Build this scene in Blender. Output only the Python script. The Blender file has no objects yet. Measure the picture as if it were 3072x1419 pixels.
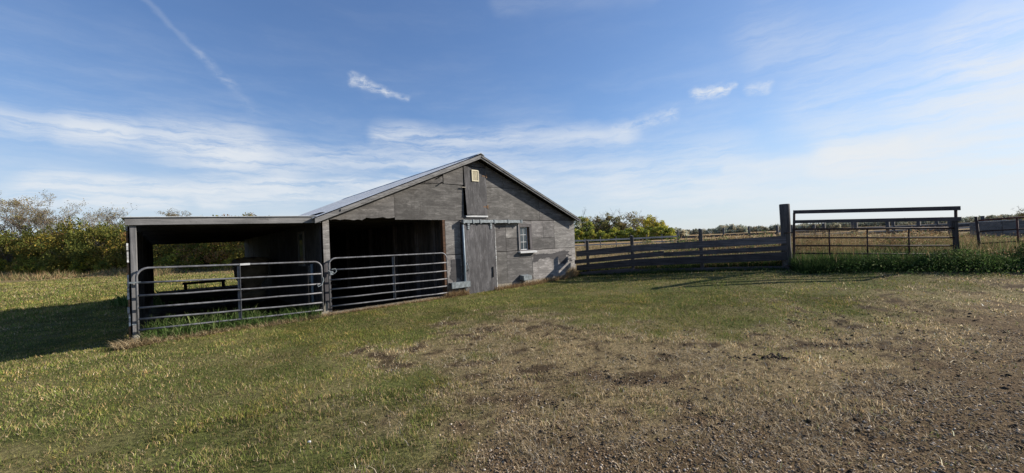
import bpy, bmesh, math, random
import numpy as np
from mathutils import Vector, Matrix
random.seed(7)
rng = np.random.default_rng(11)
C = bpy.context.scene.collection
scene = bpy.context.scene

# ------------------------------------------------------------------ camera
CAM_H, F_PX, PITCH, ROLL = 1.6, 1168.3, 0.0142, 0.0454
cam_d = bpy.data.cameras.new('camera')
cam_d.sensor_width = 36.0
cam_d.lens = 36.0 * F_PX / 3072.0
cam_d.clip_start = 0.05
cam_d.clip_end = 9000
cam_o = bpy.data.objects.new('camera', cam_d)
C.objects.link(cam_o)
_f = Vector((0, math.cos(PITCH), math.sin(PITCH)))
_u = Vector((0, -math.sin(PITCH), math.cos(PITCH)))
_r = Vector((1, 0, 0))
_r2 = _r * math.cos(ROLL) - _u * math.sin(ROLL)
_u2 = _r * math.sin(ROLL) + _u * math.cos(ROLL)
cam_o.matrix_world = Matrix(((_r2.x, _u2.x, -_f.x, 0), (_r2.y, _u2.y, -_f.y, 0), (_r2.z, _u2.z, -_f.z, CAM_H), (0, 0, 0, 1)))
scene.camera = cam_o

# ------------------------------------------------------------------ sun, sky, exposure
SUN = Vector((0.965, 0.262, 0)).normalized()
SUN_EL = math.radians(25.5)
SUN_DIR = Vector((SUN.x * math.cos(SUN_EL), SUN.y * math.cos(SUN_EL), math.sin(SUN_EL)))
sun_d = bpy.data.lights.new('sun', 'SUN')
sun_d.energy = 5.0
sun_d.angle = math.radians(0.5)
sun_d.color = (1.0, 0.93, 0.83)
sun_o = bpy.data.objects.new('sun', sun_d)
C.objects.link(sun_o)
sun_o.rotation_euler = (-SUN_DIR).to_track_quat('-Z', 'Y').to_euler()
scene.view_settings.view_transform = 'Standard'
scene.view_settings.look = 'None'
scene.view_settings.gamma = 1.0
scene.view_settings.use_curve_mapping = False
scene.view_settings.exposure = 0.78

world = bpy.data.worlds.new('World')
scene.world = world
world.use_nodes = True
SKY_STRENGTH = 0.128


class N:
    """small helper to write node trees"""
    def __init__(self, nt):
        self.nt = nt
    def new(self, t, **kw):
        n = self.nt.nodes.new(t)
        for k, v in kw.items():
            setattr(n, k, v)
        return n
    def link(self, a, b):
        self.nt.links.new(a, b)
    def put(self, sock, v):
        if hasattr(v, 'is_linked') or isinstance(v, bpy.types.NodeSocket):
            self.nt.links.new(v, sock)
        elif v is not None:
            sock.default_value = v
    def math(self, op, a, b=None, c=None, clamp=False):
        n = self.new('ShaderNodeMath', operation=op)
        n.use_clamp = clamp
        for i, v in enumerate((a, b, c)):
            if v is not None:
                self.put(n.inputs[i], v)
        return n.outputs[0]
    def vmath(self, op, a, b=None, scale=None):
        n = self.new('ShaderNodeVectorMath', operation=op)
        self.put(n.inputs[0], a)
        if b is not None:
            self.put(n.inputs[1], b)
        if scale is not None:
            self.put(n.inputs['Scale'], scale)
        return n.outputs['Value'] if op in ('DOT_PRODUCT', 'LENGTH', 'DISTANCE') else n.outputs['Vector']
    def noise(self, vec, scale=5, detail=4, rough=0.55, dist=0.0):
        n = self.new('ShaderNodeTexNoise')
        if vec is not None:
            self.put(n.inputs['Vector'], vec)
        n.inputs['Scale'].default_value = scale
        n.inputs['Detail'].default_value = detail
        n.inputs['Roughness'].default_value = rough
        n.inputs['Distortion'].default_value = dist
        return n.outputs['Fac']
    def ramp(self, v, lo, hi, a=0.0, b=1.0, smooth=True):
        n = self.new('ShaderNodeMapRange')
        n.interpolation_type = 'SMOOTHSTEP' if smooth else 'LINEAR'
        self.put(n.inputs['Value'], v)
        for k, x in (('From Min', lo), ('From Max', hi), ('To Min', a), ('To Max', b)):
            self.put(n.inputs[k], x)
        return n.outputs['Result']
    def mix(self, fac, a, b, blend='MIX'):
        n = self.new('ShaderNodeMix', data_type='RGBA', blend_type=blend)
        self.put(n.inputs[0], fac)
        for s, v in ((n.inputs[6], a), (n.inputs[7], b)):
            if isinstance(v, (tuple, list)):
                v = (*v[:3], 1.0)
            self.put(s, v)
        return n.outputs[2]
    def mapping(self, vec, scale=(1, 1, 1), rot=(0, 0, 0), loc=(0, 0, 0)):
        n = self.new('ShaderNodeMapping')
        self.put(n.inputs['Vector'], vec)
        n.inputs['Scale'].default_value = scale
        n.inputs['Rotation'].default_value = rot
        n.inputs['Location'].default_value = loc
        return n.outputs[0]


def sky_angle(x, y):
    """azimuth and elevation of a direction of the photographed sky"""
    d = _f + _r2 * ((x - 1536) / F_PX) - _u2 * ((y - 709.5) / F_PX)
    return (math.atan2(d.x, d.y), math.atan2(d.z, math.hypot(d.x, d.y)), 0.0)


def build_sky():
    nt = world.node_tree
    nt.nodes.clear()
    n = N(nt)
    tc = n.new('ShaderNodeTexCoord')
    d = tc.outputs['Generated']
    sep = n.new('ShaderNodeSeparateXYZ')
    n.link(d, sep.inputs[0])
    az = n.math('ARCTAN2', sep.outputs[0], sep.outputs[1])
    hyp = n.math('SQRT', n.math('ADD', n.math('MULTIPLY', sep.outputs[0], sep.outputs[0]), n.math('MULTIPLY', sep.outputs[1], sep.outputs[1])))
    el = n.math('ARCTAN2', sep.outputs[2], hyp)
    comb = n.new('ShaderNodeCombineXYZ')
    n.link(az, comb.inputs[0]); n.link(el, comb.inputs[1])
    p = comb.outputs[0]
    sky = n.new('ShaderNodeTexSky')
    sky.sky_type = 'NISHITA'
    sky.sun_disc = False
    sky.sun_elevation = SUN_EL
    sky.sun_rotation = math.atan2(SUN.x, SUN.y)
    sky.altitude = 700
    sky.air_density = 1.0
    sky.dust_density = 0.6
    sky.ozone_density = 2.2
    # warped coordinates give the streaks feathered edges
    wn = n.new('ShaderNodeTexNoise'); wn.inputs['Scale'].default_value = 5.0; wn.inputs['Detail'].default_value = 5
    n.link(n.mapping(p, (1, 2.2, 1)), wn.inputs['Vector'])
    wv = n.vmath('MULTIPLY', n.vmath('SUBTRACT', wn.outputs['Color'], (0.5, 0.5, 0.5)), (0.12, 0.06, 0.0))
    pw = n.vmath('ADD', p, wv)
    wn2 = n.new('ShaderNodeTexNoise'); wn2.inputs['Scale'].default_value = 26.0; wn2.inputs['Detail'].default_value = 4
    n.link(n.mapping(p, (1, 1.6, 1)), wn2.inputs['Vector'])
    wv2 = n.vmath('MULTIPLY', n.vmath('SUBTRACT', wn2.outputs['Color'], (0.5, 0.5, 0.5)), (0.03, 0.022, 0.0))
    pf = n.vmath('ADD', p, wv2)
    fa = n.noise(n.mapping(pf, (5, 46, 1), (0, 0, -0.13)), 1.0, 8, 0.68)
    fb_ = n.noise(n.mapping(pf, (3, 26, 1), (0, 0, 0.16)), 1.0, 8, 0.68)
    side = n.ramp(az, -0.15, 0.35)
    fib = n.math('ADD', n.math('MULTIPLY', fa, n.math('SUBTRACT', 1.0, side)), n.math('MULTIPLY', fb_, side))
    fibm = n.ramp(fib, 0.31, 0.62, 0.06, 1.0)
    puff = n.ramp(n.noise(n.mapping(pf, (34, 70, 1), (0, 0, -0.3)), 1.0, 8, 0.7), 0.32, 0.66, 0.05, 1.0)

    def streak(a, b, w, s, coords, mod, core=0.0):
        A = Vector(sky_angle(*a)); B = Vector(sky_angle(*b))
        BA = B - A
        pa = n.vmath('SUBTRACT', coords, tuple(A))
        h = n.math('MULTIPLY', n.vmath('DOT_PRODUCT', pa, tuple(BA)), 1.0 / max(BA.length_squared, 1e-9), clamp=True)
        q = n.vmath('SUBTRACT', pa, n.vmath('SCALE', tuple(BA), scale=h))
        dist = n.vmath('LENGTH', q)
        m = n.ramp(dist, w, w * core, 0.0, s)
        return n.math('MULTIPLY', m, mod) if mod is not None else m

    parts = []
    add = lambda *a, **k: parts.append(streak(*a, **k))
    # contrail upper left
    add((415, -30), (600, 165), 0.010, 0.10, pf, None)
    add((590, 155), (690, 250), 0.014, 0.16, pf, puff)
    add((680, 240), (760, 335), 0.018, 0.09, pf, puff)
    # small bright puffs
    add((1060, 238), (1085, 246), 0.020, 0.62, pf, puff)
    add((1085, 246), (1160, 277), 0.016, 0.66, pf, puff)
    add((1150, 273), (1225, 294), 0.011, 0.4, pf, puff)
    add((2095, 283), (2170, 272), 0.022, 0.85, pf, puff)
    add((2160, 274), (2205, 258), 0.011, 0.5, pf, puff)
    add((2255, 268), (2300, 262), 0.019, 0.5, pf, puff)
    # long cirrus band from the left edge down to the roof
    add((-400, 300), (330, 400), 0.046, 0.62, pw, fibm)
    add((250, 385), (760, 440), 0.05, 0.56, pw, fibm)
    add((640, 450), (1400, 480), 0.064, 0.55, pw, fibm)
    add((500, 440), (880, 540), 0.07, 0.45, pw, fibm)
    add((100, 550), (1300, 545), 0.03, 0.8, pw, fibm)
    add((-300, 590), (540, 600), 0.03, 0.75, pw, fibm)
    add((620, 600), (1100, 590), 0.03, 0.75, pw, fibm)
    # middle plume over the roof
    add((1150, 400), (1880, 392), 0.046, 0.58, pw, fibm)
    add((1850, 392), (2020, 340), 0.024, 0.42, pf, puff)
    add((1500, 520), (2150, 500), 0.12, 0.5, pw, fibm)
    # right streaks
    add((2180, 508), (2560, 458), 0.018, 0.42, pf, None)
    add((2480, 462), (2700, 425), 0.022, 0.5, pf, None)
    add((2660, 432), (2800, 408), 0.014, 0.55, pf, puff)
    add((2300, 510), (2700, 470), 0.03, 0.45, pf, fibm)
    add((2520, 475), (3500, 420), 0.07, 0.95, pw, fibm)
    add((2950, 130), (3400, 90), 0.09, 0.8, pf, fibm)
    add((2900, 300), (3400, 200), 0.13, 0.6, pf, fibm)
    add((1500, 20), (1950, -30), 0.04, 0.1, pw, fibm)
    add((1850, 585), (3300, 545), 0.10, 0.5, pw, fibm)
    add((2450, 330), (3300, 300), 0.11, 0.34, pw, fibm)
    add((2300, 120), (3300, 200), 0.10, 0.26, pw, fibm)
    # general thin cirrus over the whole dome, thicker towards the horizon
    cir = n.math('MULTIPLY', n.ramp(n.noise(n.mapping(pw, (2.2, 9, 1), (0, 0, -0.1)), 1.0, 7, 0.62), 0.38, 0.70, 0.0, 0.42), n.ramp(fib, 0.3, 0.68, 0.35, 1.0))
    low = n.ramp(el, 0.48, 0.02, 0.10, 1.0)
    parts.append(n.math('MULTIPLY', cir, low))
    acc = None
    for q in parts:     # 1 - prod(1 - m)
        inv = n.math('SUBTRACT', 1.0, q)
        acc = inv if acc is None else n.math('MULTIPLY', acc, inv)
    cloud = n.math('SUBTRACT', 1.0, acc, clamp=True)
    hz = n.ramp(el, 0.28, 0.0, 0.0, 0.66)
    skyc = n.mix(1.0, sky.outputs[0], (0.60, 0.71, 0.93), 'MULTIPLY')
    skyc = n.vmath('DIVIDE', skyc, n.vmath('ADD', n.vmath('SCALE', skyc, scale=0.075), (1.0, 1.0, 1.0)))
    skyc = n.mix(hz, skyc, (2.95, 3.22, 3.42))
    col = n.mix(cloud, skyc, (3.7, 3.85, 4.0))
    bg = n.new('ShaderNodeBackground')
    n.link(col, bg.inputs['Color'])
    bg.inputs['Strength'].default_value = SKY_STRENGTH
    out = n.new('ShaderNodeOutputWorld')
    n.link(bg.outputs[0], out.inputs['Surface'])


build_sky()

# ------------------------------------------------------------------ numpy noise
def _hash(ix, iy, seed):
    h = (ix.astype(np.int64) * 374761393 + iy.astype(np.int64) * 668265263 + seed * 1442695041) & 0x7fffffff
    h = (h ^ (h >> 13)) * 1274126177 & 0x7fffffff
    return ((h ^ (h >> 16)) & 0xffff) / 65535.0

def vnoise(x, y, seed=0):
    ix = np.floor(x); iy = np.floor(y)
    fx = x - ix; fy = y - iy
    fx = fx * fx * (3 - 2 * fx); fy = fy * fy * (3 - 2 * fy)
    a = _hash(ix, iy, seed); b = _hash(ix + 1, iy, seed); c = _hash(ix, iy + 1, seed); d = _hash(ix + 1, iy + 1, seed)
    return (a * (1 - fx) + b * fx) * (1 - fy) + (c * (1 - fx) + d * fx) * fy

def fbm(x, y, seed=0, octs=4):
    s = np.zeros_like(x, dtype=float); amp = 0.5; tot = 0
    for o in range(octs):
        s += amp * vnoise(x * 2 ** o, y * 2 ** o, seed + o * 17); tot += amp; amp *= 0.55
    return s / tot

def S(a, b, x):
    t = np.clip((np.asarray(x, float) - a) / (b - a), 0, 1)
    return t * t * (3 - 2 * t)

# barn frame: local x along the front wall, local y into the building
BARN_O = Vector((-4.8841, 9.969, 0.0))
BARN_ROT = math.atan2(0.66485, 0.74697)
UX, UY = 0.74697, 0.66485
def to_barn(x, y):
    dx = x - BARN_O.x; dy = y - BARN_O.y
    return dx * UX + dy * UY, -dx * UY + dy * UX
def from_barn(u, d):
    return BARN_O.x + u * UX - d * UY, BARN_O.y + u * UY + d * UX

def ground_z(x, y, bumps=True):
    x = np.asarray(x, float); y = np.asarray(y, float)
    z = -0.06 + 0.45 * S(-1, 10, x) * S(5, 12, y) - 0.26 * S(-7.6, -11.5, x) * S(-20, 4, y)
    z = z - 0.35 * S(0.25, 0.45, to_barn(x, y)[1]) * S(12.9, 12.7, to_barn(x, y)[1]) * S(0.1, 0.3, to_barn(x, y)[0]) * S(10.0, 9.8, to_barn(x, y)[0])
    if bumps:
        z = z + (fbm(x * 0.5, y * 0.5, 3, 3) - 0.5) * 0.07 + (fbm(x * 2.3, y * 2.3, 5, 3) - 0.5) * 0.03
    return z

def lawn_masks(x, y):
    """dry, gravel, dark soil amounts"""
    n1 = fbm(x * 0.8, y * 0.8, 21, 4) - 0.5
    n2 = fbm(x * 3.1, y * 3.1, 33, 4) - 0.5
    yb = np.interp(x, [-4, -2, -1.2, 0, 2, 3.5, 5, 8, 12, 20], [3, 6.4, 8.0, 8.3, 7.2, 6.4, 6.6, 8.2, 9.2, 9.5])
    xl = np.interp(y, [0, 2.5, 4, 6, 7.5], [-0.6, -0.9, -1.1, -1.7, -1.9])
    dry = S(-1.3, 1.3, (yb - y) + n1 * 4.6 + n2 * 3.2) * S(-1.5, 1.6, (x - xl) + n1 * 5.0 + n2 * 3.6)
    dry = np.maximum(dry, 0.55 * S(0.08, 0.3, n1 + n2 * 0.5) * S(6, 3, y))
    yg = np.interp(x, [-3, -0.9, -0.2, 1, 2, 3.3, 5, 6.2, 7.2, 9, 14], [1.2, 2.5, 3.1, 3.6, 3.7, 3.9, 4.2, 5.2, 6.4, 7.2, 7.7])
    grav = S(-1.0, 0.8, (yg - y) + n1 * 3.4 + n2 * 2.6)
    # worn bare spots
    n3 = fbm(x * 5.5, y * 7.0, 43, 4) - 0.5
    spot = np.maximum(S(0.12, 0.21, n2 + n1 * 0.35), S(0.10, 0.18, n3 + n1 * 0.25)) * np.clip(dry * 1.1 + grav * 0.6 + 0.35 * S(2.5, 6, x) * S(10, 8, y), 0, 1)
    return dry, grav, spot

# ------------------------------------------------------------------ mesh helpers
def np_mesh(name, verts, faces_flat, k, colors=None, smooth=False):
    """verts (n,3) array, faces_flat (m,k) index array"""
    me = bpy.data.meshes.new(name)
    nv = len(verts); nf = len(faces_flat)
    me.vertices.add(nv)
    me.vertices.foreach_set('co', np.ascontiguousarray(verts, dtype=np.float32).ravel())
    me.loops.add(nf * k)
    me.loops.foreach_set('vertex_index', np.ascontiguousarray(faces_flat, dtype=np.int32).ravel())
    me.polygons.add(nf)
    me.polygons.foreach_set('loop_start', np.arange(0, nf * k, k, dtype=np.int32))
    if colors is not None:
        at = me.attributes.new('Col', 'FLOAT_COLOR', 'POINT')
        c4 = np.ones((nv, 4), np.float32); c4[:, :3] = colors
        at.data.foreach_set('color', c4.ravel())
    me.update(calc_edges=True)
    me.validate()
    if smooth:
        me.polygons.foreach_set('use_smooth', np.ones(nf, dtype=bool))
    return me

def link(name, me, mat=None, parent=None):
    o = bpy.data.objects.new(name, me)
    C.objects.link(o)
    if mat is not None and not me.materials:
        me.materials.append(mat)
    if parent is not None:
        o.parent = parent
    return o

def thing(name, label, cat, loc=(0, 0, 0), rotz=0.0, group=None):
    o = bpy.data.objects.new(name, None)
    C.objects.link(o)
    o.empty_display_size = 0.3
    o.location = loc
    o.rotation_euler = (0, 0, rotz)
    o['label'] = label; o['category'] = cat
    if group:
        o['group'] = group
    return o

def tag(o, label=None, cat=None, group=None, kind=None):
    if label: o['label'] = label
    if cat: o['category'] = cat
    if group: o['group'] = group
    if kind: o['kind'] = kind
    return o

class MB:
    """collects simple solids into one mesh"""
    def __init__(self):
        self.v = []; self.f = []
    def hexa(self, c8):
        i = len(self.v); self.v += [tuple(c) for c in c8]
        self.f += [(i, i+3, i+2, i+1), (i+4, i+5, i+6, i+7), (i, i+1, i+5, i+4), (i+1, i+2, i+6, i+5), (i+2, i+3, i+7, i+6), (i+3, i, i+4, i+7)]
        return self
    def box(self, a, b):
        (x0, y0, z0), (x1, y1, z1) = a, b
        x0, x1 = min(x0, x1), max(x0, x1); y0, y1 = min(y0, y1), max(y0, y1); z0, z1 = min(z0, z1), max(z0, z1)
        return self.hexa([(x0, y0, z0), (x1, y0, z0), (x1, y1, z0), (x0, y1, z0), (x0, y0, z1), (x1, y0, z1), (x1, y1, z1), (x0, y1, z1)])
    def prism(self, poly, y0, y1):
        """polygon in x,z (counter clockwise seen from -y) extruded y0..y1"""
        n = len(poly); i = len(self.v)
        self.v += [(p[0], y0, p[1]) for p in poly] + [(p[0], y1, p[1]) for p in poly]
        self.f.append(tuple(range(i, i + n)))
        self.f.append(tuple(range(i + 2 * n - 1, i + n - 1, -1)))
        for k in range(n):
            q = (k + 1) % n
            self.f.append((i + q, i + k, i + n + k, i + n + q))
        return self
    def beam(self, a, b, w, h, up=(0, 0, 1)):
        a = Vector(a); b = Vector(b); d = (b - a).normalized()
        s = d.cross(Vector(up)).normalized() * (w / 2); t = s.cross(d).normalized() * (h / 2)
        return self.hexa([a - s - t, a + s - t, b + s - t, b - s - t, a - s + t, a + s + t, b + s + t, b - s + t])
    def tube(self, pts, r, n=8, cap=True):
        pts = [Vector(p) for p in pts]
        rs = r if isinstance(r, (list, tuple)) else [r] * len(pts)
        base = len(self.v); prev = None
        for k, p in enumerate(pts):
            d = (pts[min(k + 1, len(pts) - 1)] - pts[max(k - 1, 0)]).normalized()
            if prev is None:
                s = d.orthogonal().normalized()
            else:
                s = (prev - d * prev.dot(d)).normalized()
            prev = s; t = d.cross(s)
            for j in range(n):
                an = 2 * math.pi * j / n
                self.v.append(tuple(p + (s * math.cos(an) + t * math.sin(an)) * rs[k]))
        for k in range(len(pts) - 1):
            for j in range(n):
                q = (j + 1) % n
                self.f.append((base + k * n + j, base + k * n + q, base + (k + 1) * n + q, base + (k + 1) * n + j))
        if cap:
            self.f.append(tuple(base + n - 1 - j for j in range(n)))
            e = base + (len(pts) - 1) * n
            self.f.append(tuple(e + j for j in range(n)))
        return self
    def build(self, name, mat, parent=None, smooth=False, bevel=0.0):
        me = bpy.data.meshes.new(name)
        me.from_pydata(self.v, [], self.f)
        if bevel > 0:
            bm = bmesh.new(); bm.from_mesh(me)
            bmesh.ops.bevel(bm, geom=list(bm.edges), offset=bevel, segments=1, affect='EDGES', clamp_overlap=True)
            bm.to_mesh(me); bm.free()
        me.update()
        if smooth:
            for p in me.polygons:
                p.use_smooth = len(p.vertices) == 4
        return link(name, me, mat, parent)

# ------------------------------------------------------------------ materials
def new_mat(name):
    m = bpy.data.materials.new(name); m.use_nodes = True
    nt = m.node_tree; nt.nodes.clear()
    n = N(nt)
    out = n.new('ShaderNodeOutputMaterial')
    b = n.new('ShaderNodeBsdfPrincipled')
    n.link(b.outputs[0], out.inputs['Surface'])
    b.inputs['Specular IOR Level'].default_value = 0.25
    return m, n, b, out

def bump(n, b, h, strength=0.3, dist=0.01):
    bp = n.new('ShaderNodeBump')
    bp.inputs['Strength'].default_value = strength
    bp.inputs['Distance'].default_value = dist
    n.link(h, bp.inputs['Height']); n.link(bp.outputs[0], b.inputs['Normal'])

def wood(name, c0, c1, grain_axis='x', stain=0.5, rough=0.85, scale=1.0, tint=True):
    """weathered wood; grain runs along local grain_axis; object colour tints each board"""
    m, n, b, out = new_mat(name)
    tc = n.new('ShaderNodeTexCoord')
    oi = n.new('ShaderNodeObjectInfo')
    rv = n.vmath('SCALE', (37.0, 19.0, 53.0), scale=oi.outputs['Random'])
    p = n.vmath('ADD', tc.outputs['Object'], rv)
    sc = {'x': (1.2, 30, 30), 'z': (30, 30, 1.2), 'y': (30, 1.2, 30)}[grain_axis]
    sc = tuple(s * scale for s in sc)
    g = n.noise(n.mapping(p, sc), 1.0, 5, 0.65, 0.6)
    blot = n.noise(p, 2.3 * scale, 5, 0.65)
    fine = n.noise(p, 60 * scale, 3, 0.6)
    spot = n.ramp(n.noise(p, 14 * scale, 2, 0.5), 0.66, 0.74, 0.0, 0.7)
    c = n.mix(n.ramp(g, 0.3, 0.7), tuple(x * 0.85 for x in c0), tuple(x * 1.12 for x in c1))
    c = n.mix(n.math('MULTIPLY', n.ramp(blot, 0.38, 0.72), stain), c, tuple(x * 0.5 for x in c0))
    c = n.mix(n.math('MULTIPLY', spot, 0.5), c, tuple(x * 0.35 for x in c0))
    c = n.mix(n.math('MULTIPLY', n.ramp(fine, 0.5, 0.8), 0.25), c, tuple(min(1, x * 1.5) for x in c1))
    wash = n.ramp(n.noise(n.mapping(p, tuple(s * 0.12 for s in sc)), 1.0, 6, 0.7, 1.2), 0.52, 0.72)
    c = n.mix(n.math('MULTIPLY', wash, 0.45), c, tuple(min(1, x * 1.45) for x in c1))
    if tint:
        c = n.mix(1.0, c, oi.outputs['Color'], 'MULTIPLY')
    n.link(c, b.inputs['Base Color'])
    b.inputs['Roughness'].default_value = rough
    h = n.math('ADD', n.math('MULTIPLY', g, 0.8), n.math('MULTIPLY', fine, 0.35))
    bump(n, b, h, 0.45, 0.006)
    return m

def plywood(name, c0, c1, grain_axis='x'):
    """painted plywood weathered to grey: fine faint grain, blotches, pale worn paint, nail dots, drips"""
    m, n, b, out = new_mat(name)
    tc = n.new('ShaderNodeTexCoord'); oi = n.new('ShaderNodeObjectInfo')
    p = n.vmath('ADD', tc.outputs['Object'], n.vmath('SCALE', (37.0, 19.0, 53.0), scale=oi.outputs['Random']))
    sc = (2.0, 30, 30) if grain_axis == 'x' else (30, 30, 2.0)
    g = n.noise(n.mapping(p, sc), 1.0, 6, 0.7, 1.6)
    g2 = n.noise(n.mapping(p, tuple(s * 0.22 for s in sc)), 1.0, 5, 0.65, 3.0)
    blot = n.noise(n.mapping(p, (1.5, 1.5, 4.0) if grain_axis == 'x' else (4, 4, 1.5)), 1.0, 8, 0.75, 0.4); fine = n.noise(p, 16, 6, 0.8)
    worn = n.ramp(n.noise(n.mapping(p, (2.0, 2.0, 11) if grain_axis == 'x' else (11, 11, 2.0)), 1.0, 9, 0.8, 0.8), 0.49, 0.62)
    drip = n.ramp(n.noise(n.mapping(p, (14, 14, 0.9)), 1.0, 5, 0.7), 0.52, 0.76)
    c = n.mix(n.ramp(g, 0.28, 0.72), c0, c1)
    c = n.mix(n.math('MULTIPLY', n.ramp(g2, 0.46, 0.60), 0.35), c, tuple(x * 0.62 for x in c0))
    c = n.mix(n.math('MULTIPLY', worn, 0.6), c, tuple(x * 1.75 for x in c1))
    c = n.mix(n.math('MULTIPLY', n.ramp(blot, 0.43, 0.58), 0.62), c, tuple(x * 0.55 for x in c0))
    c = n.mix(n.math('MULTIPLY', drip, 0.6), c, (c0[0] * 0.62, c0[1] * 0.57, c0[2] * 0.52))
    c = n.mix(n.math('MULTIPLY', n.ramp(fine, 0.56, 0.74), 0.4), c, tuple(x * 1.6 for x in c1))
    vo = n.new('ShaderNodeTexVoronoi'); vo.inputs['Scale'].default_value = 4.2
    n.link(p, vo.inputs['Vector'])
    c = n.mix(n.ramp(vo.outputs['Distance'], 0.035, 0.055, 0.75, 0.0), c, tuple(x * 0.25 for x in c0))
    c = n.mix(1.0, c, oi.outputs['Color'], 'MULTIPLY')
    n.link(c, b.inputs['Base Color']); b.inputs['Roughness'].default_value = 0.88
    bump(n, b, n.math('ADD', n.math('MULTIPLY', g, 0.7), n.math('MULTIPLY', fine, 0.5)), 0.55, 0.006)
    return m

def plain(name, c, rough=0.6, metal=0.0, var=0.25, scale=8.0, tint=False, bumps=0.0):
    m, n, b, out = new_mat(name)
    tc = n.new('ShaderNodeTexCoord')
    f = n.noise(tc.outputs['Object'], scale, 5, 0.65)
    f2 = n.noise(tc.outputs['Object'], scale * 7, 3, 0.6)
    col = n.mix(n.ramp(f, 0.3, 0.75), tuple(x * (1 - var) for x in c), tuple(min(1, x * (1 + var)) for x in c))
    col = n.mix(n.math('MULTIPLY', n.ramp(f2, 0.52, 0.8), var), col, tuple(x * 0.45 for x in c))
    if tint:
        oi = n.new('ShaderNodeObjectInfo')
        col = n.mix(1.0, col, oi.outputs['Color'], 'MULTIPLY')
    n.link(col, b.inputs['Base Color'])
    b.inputs['Roughness'].default_value = rough
    b.inputs['Metallic'].default_value = metal
    if bumps:
        bump(n, b, f2, bumps, 0.004)
    return m

def leaf_mat(name, trans=0.35, rough=0.6):
    """colour comes from a per-leaf attribute"""
    m = bpy.data.materials.new(name); m.use_nodes = True
    nt = m.node_tree; nt.nodes.clear(); n = N(nt)
    out = n.new('ShaderNodeOutputMaterial')
    at = n.new('ShaderNodeAttribute'); at.attribute_name = 'Col'
    oi = n.new('ShaderNodeObjectInfo')
    c = n.mix(1.0, at.outputs['Color'], oi.outputs['Color'], 'MULTIPLY')
    b = n.new('ShaderNodeBsdfPrincipled')
    n.link(c, b.inputs['Base Color']); b.inputs['Roughness'].default_value = rough
    b.inputs['Specular IOR Level'].default_value = 0.06
    t = n.new('ShaderNodeBsdfTranslucent'); n.link(c, t.inputs['Color'])
    mx = n.new('ShaderNodeMixShader'); mx.inputs[0].default_value = trans
    n.link(b.outputs[0], mx.inputs[1]); n.link(t.outputs[0], mx.inputs[2])
    n.link(mx.outputs[0], out.inputs['Surface'])
    return m

M = {}
M['ply'] = plywood('weathered_plywood', (0.102, 0.096, 0.091), (0.160, 0.151, 0.143), 'x')
M['ply_v'] = plywood('weathered_plywood_upright', (0.07, 0.067, 0.068), (0.115, 0.111, 0.111), 'z')
M['bare'] = wood('bare_plywood', (0.045, 0.042, 0.043), (0.075, 0.07, 0.07), 'x', 0.4)
M['grey_board'] = wood('grey_board', (0.12, 0.117, 0.114), (0.22, 0.214, 0.208), 'x', 0.4)
M['post'] = wood('grey_post', (0.10, 0.097, 0.097), (0.19, 0.184, 0.181), 'z', 0.4)
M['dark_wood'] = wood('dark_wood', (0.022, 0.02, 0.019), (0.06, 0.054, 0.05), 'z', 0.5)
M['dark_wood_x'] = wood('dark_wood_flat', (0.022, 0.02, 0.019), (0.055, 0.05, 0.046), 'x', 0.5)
M['fence'] = wood('fence_board', (0.045, 0.041, 0.042), (0.095, 0.088, 0.088), 'x', 0.5)
M['fence_post'] = wood('fence_post', (0.05, 0.045, 0.043), (0.11, 0.10, 0.094), 'z', 0.5)
M['pale_rail'] = wood('pale_rail', (0.26, 0.245, 0.225), (0.44, 0.42, 0.39), 'x', 0.3)
M['peel'] = wood('peeling_white_paint', (0.20, 0.18, 0.16), (0.72, 0.72, 0.70), 'x', 0.6, scale=0.6)
M['brown_wood'] = wood('brown_wood', (0.13, 0.075, 0.04), (0.25, 0.15, 0.085), 'x', 0.4)
M['white'] = plain('white_paint', (0.5, 0.5, 0.49), 0.6, 0, 0.15, 14)
M['cream'] = plain('cream_enamel', (0.6, 0.54, 0.38), 0.5, 0, 0.12, 14)
M['galv'] = plain('galvanised_steel', (0.20, 0.225, 0.235), 0.55, 0.2, 0.4, 12)
M['roof'] = plain('roof_metal', (0.47, 0.49, 0.505), 0.5, 0.0, 0.18, 3)
M['gate'] = plain('gate_paint', (0.15, 0.15, 0.158), 0.55, 0.2, 0.4, 9)
M['rust'] = plain('rusty_pipe', (0.05, 0.03, 0.024), 0.8, 0.1, 0.4, 9)
M['rust_red'] = plain('red_oxide', (0.10, 0.036, 0.026), 0.75, 0.0, 0.35, 9)
M['concrete'] = plain('concrete', (0.25, 0.225, 0.18), 0.9, 0, 0.3, 6, bumps=0.4)
M['glass'] = new_mat('window_glass')[0]
def _glass():
    m = M['glass']; n = N(m.node_tree); b = next(x for x in m.node_tree.nodes if x.type == 'BSDF_PRINCIPLED')
    b.inputs['Base Color'].default_value = (0.05, 0.065, 0.075, 1); b.inputs['Roughness'].default_value = 0.08
    b.inputs['Specular IOR Level'].default_value = 0.7
_glass()
M['soil'] = plain('dark_soil', (0.02, 0.017, 0.014), 0.95, 0, 0.4, 4, bumps=0.5)
M['tan_plastic'] = plain('tan_bin', (0.30, 0.235, 0.16), 0.7, 0, 0.3, 4)
M['bluepipe'] = plain('blue_grey_pipe', (0.20, 0.245, 0.28), 0.5, 0.1, 0.15, 9)
M['black_iron'] = plain('black_iron', (0.03, 0.028, 0.027), 0.6, 0.3, 0.3, 20)
M['bark'] = plain('bark', (0.13, 0.11, 0.095), 0.9, 0, 0.3, 3)
M['stone'] = plain('stone', (0.24, 0.225, 0.21), 0.85, 0, 0.3, 5, tint=False)
M['leaf'] = leaf_mat('leaf', 0.35)
M['grass'] = leaf_mat('grass_blade', 0.3, 0.85)

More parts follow.
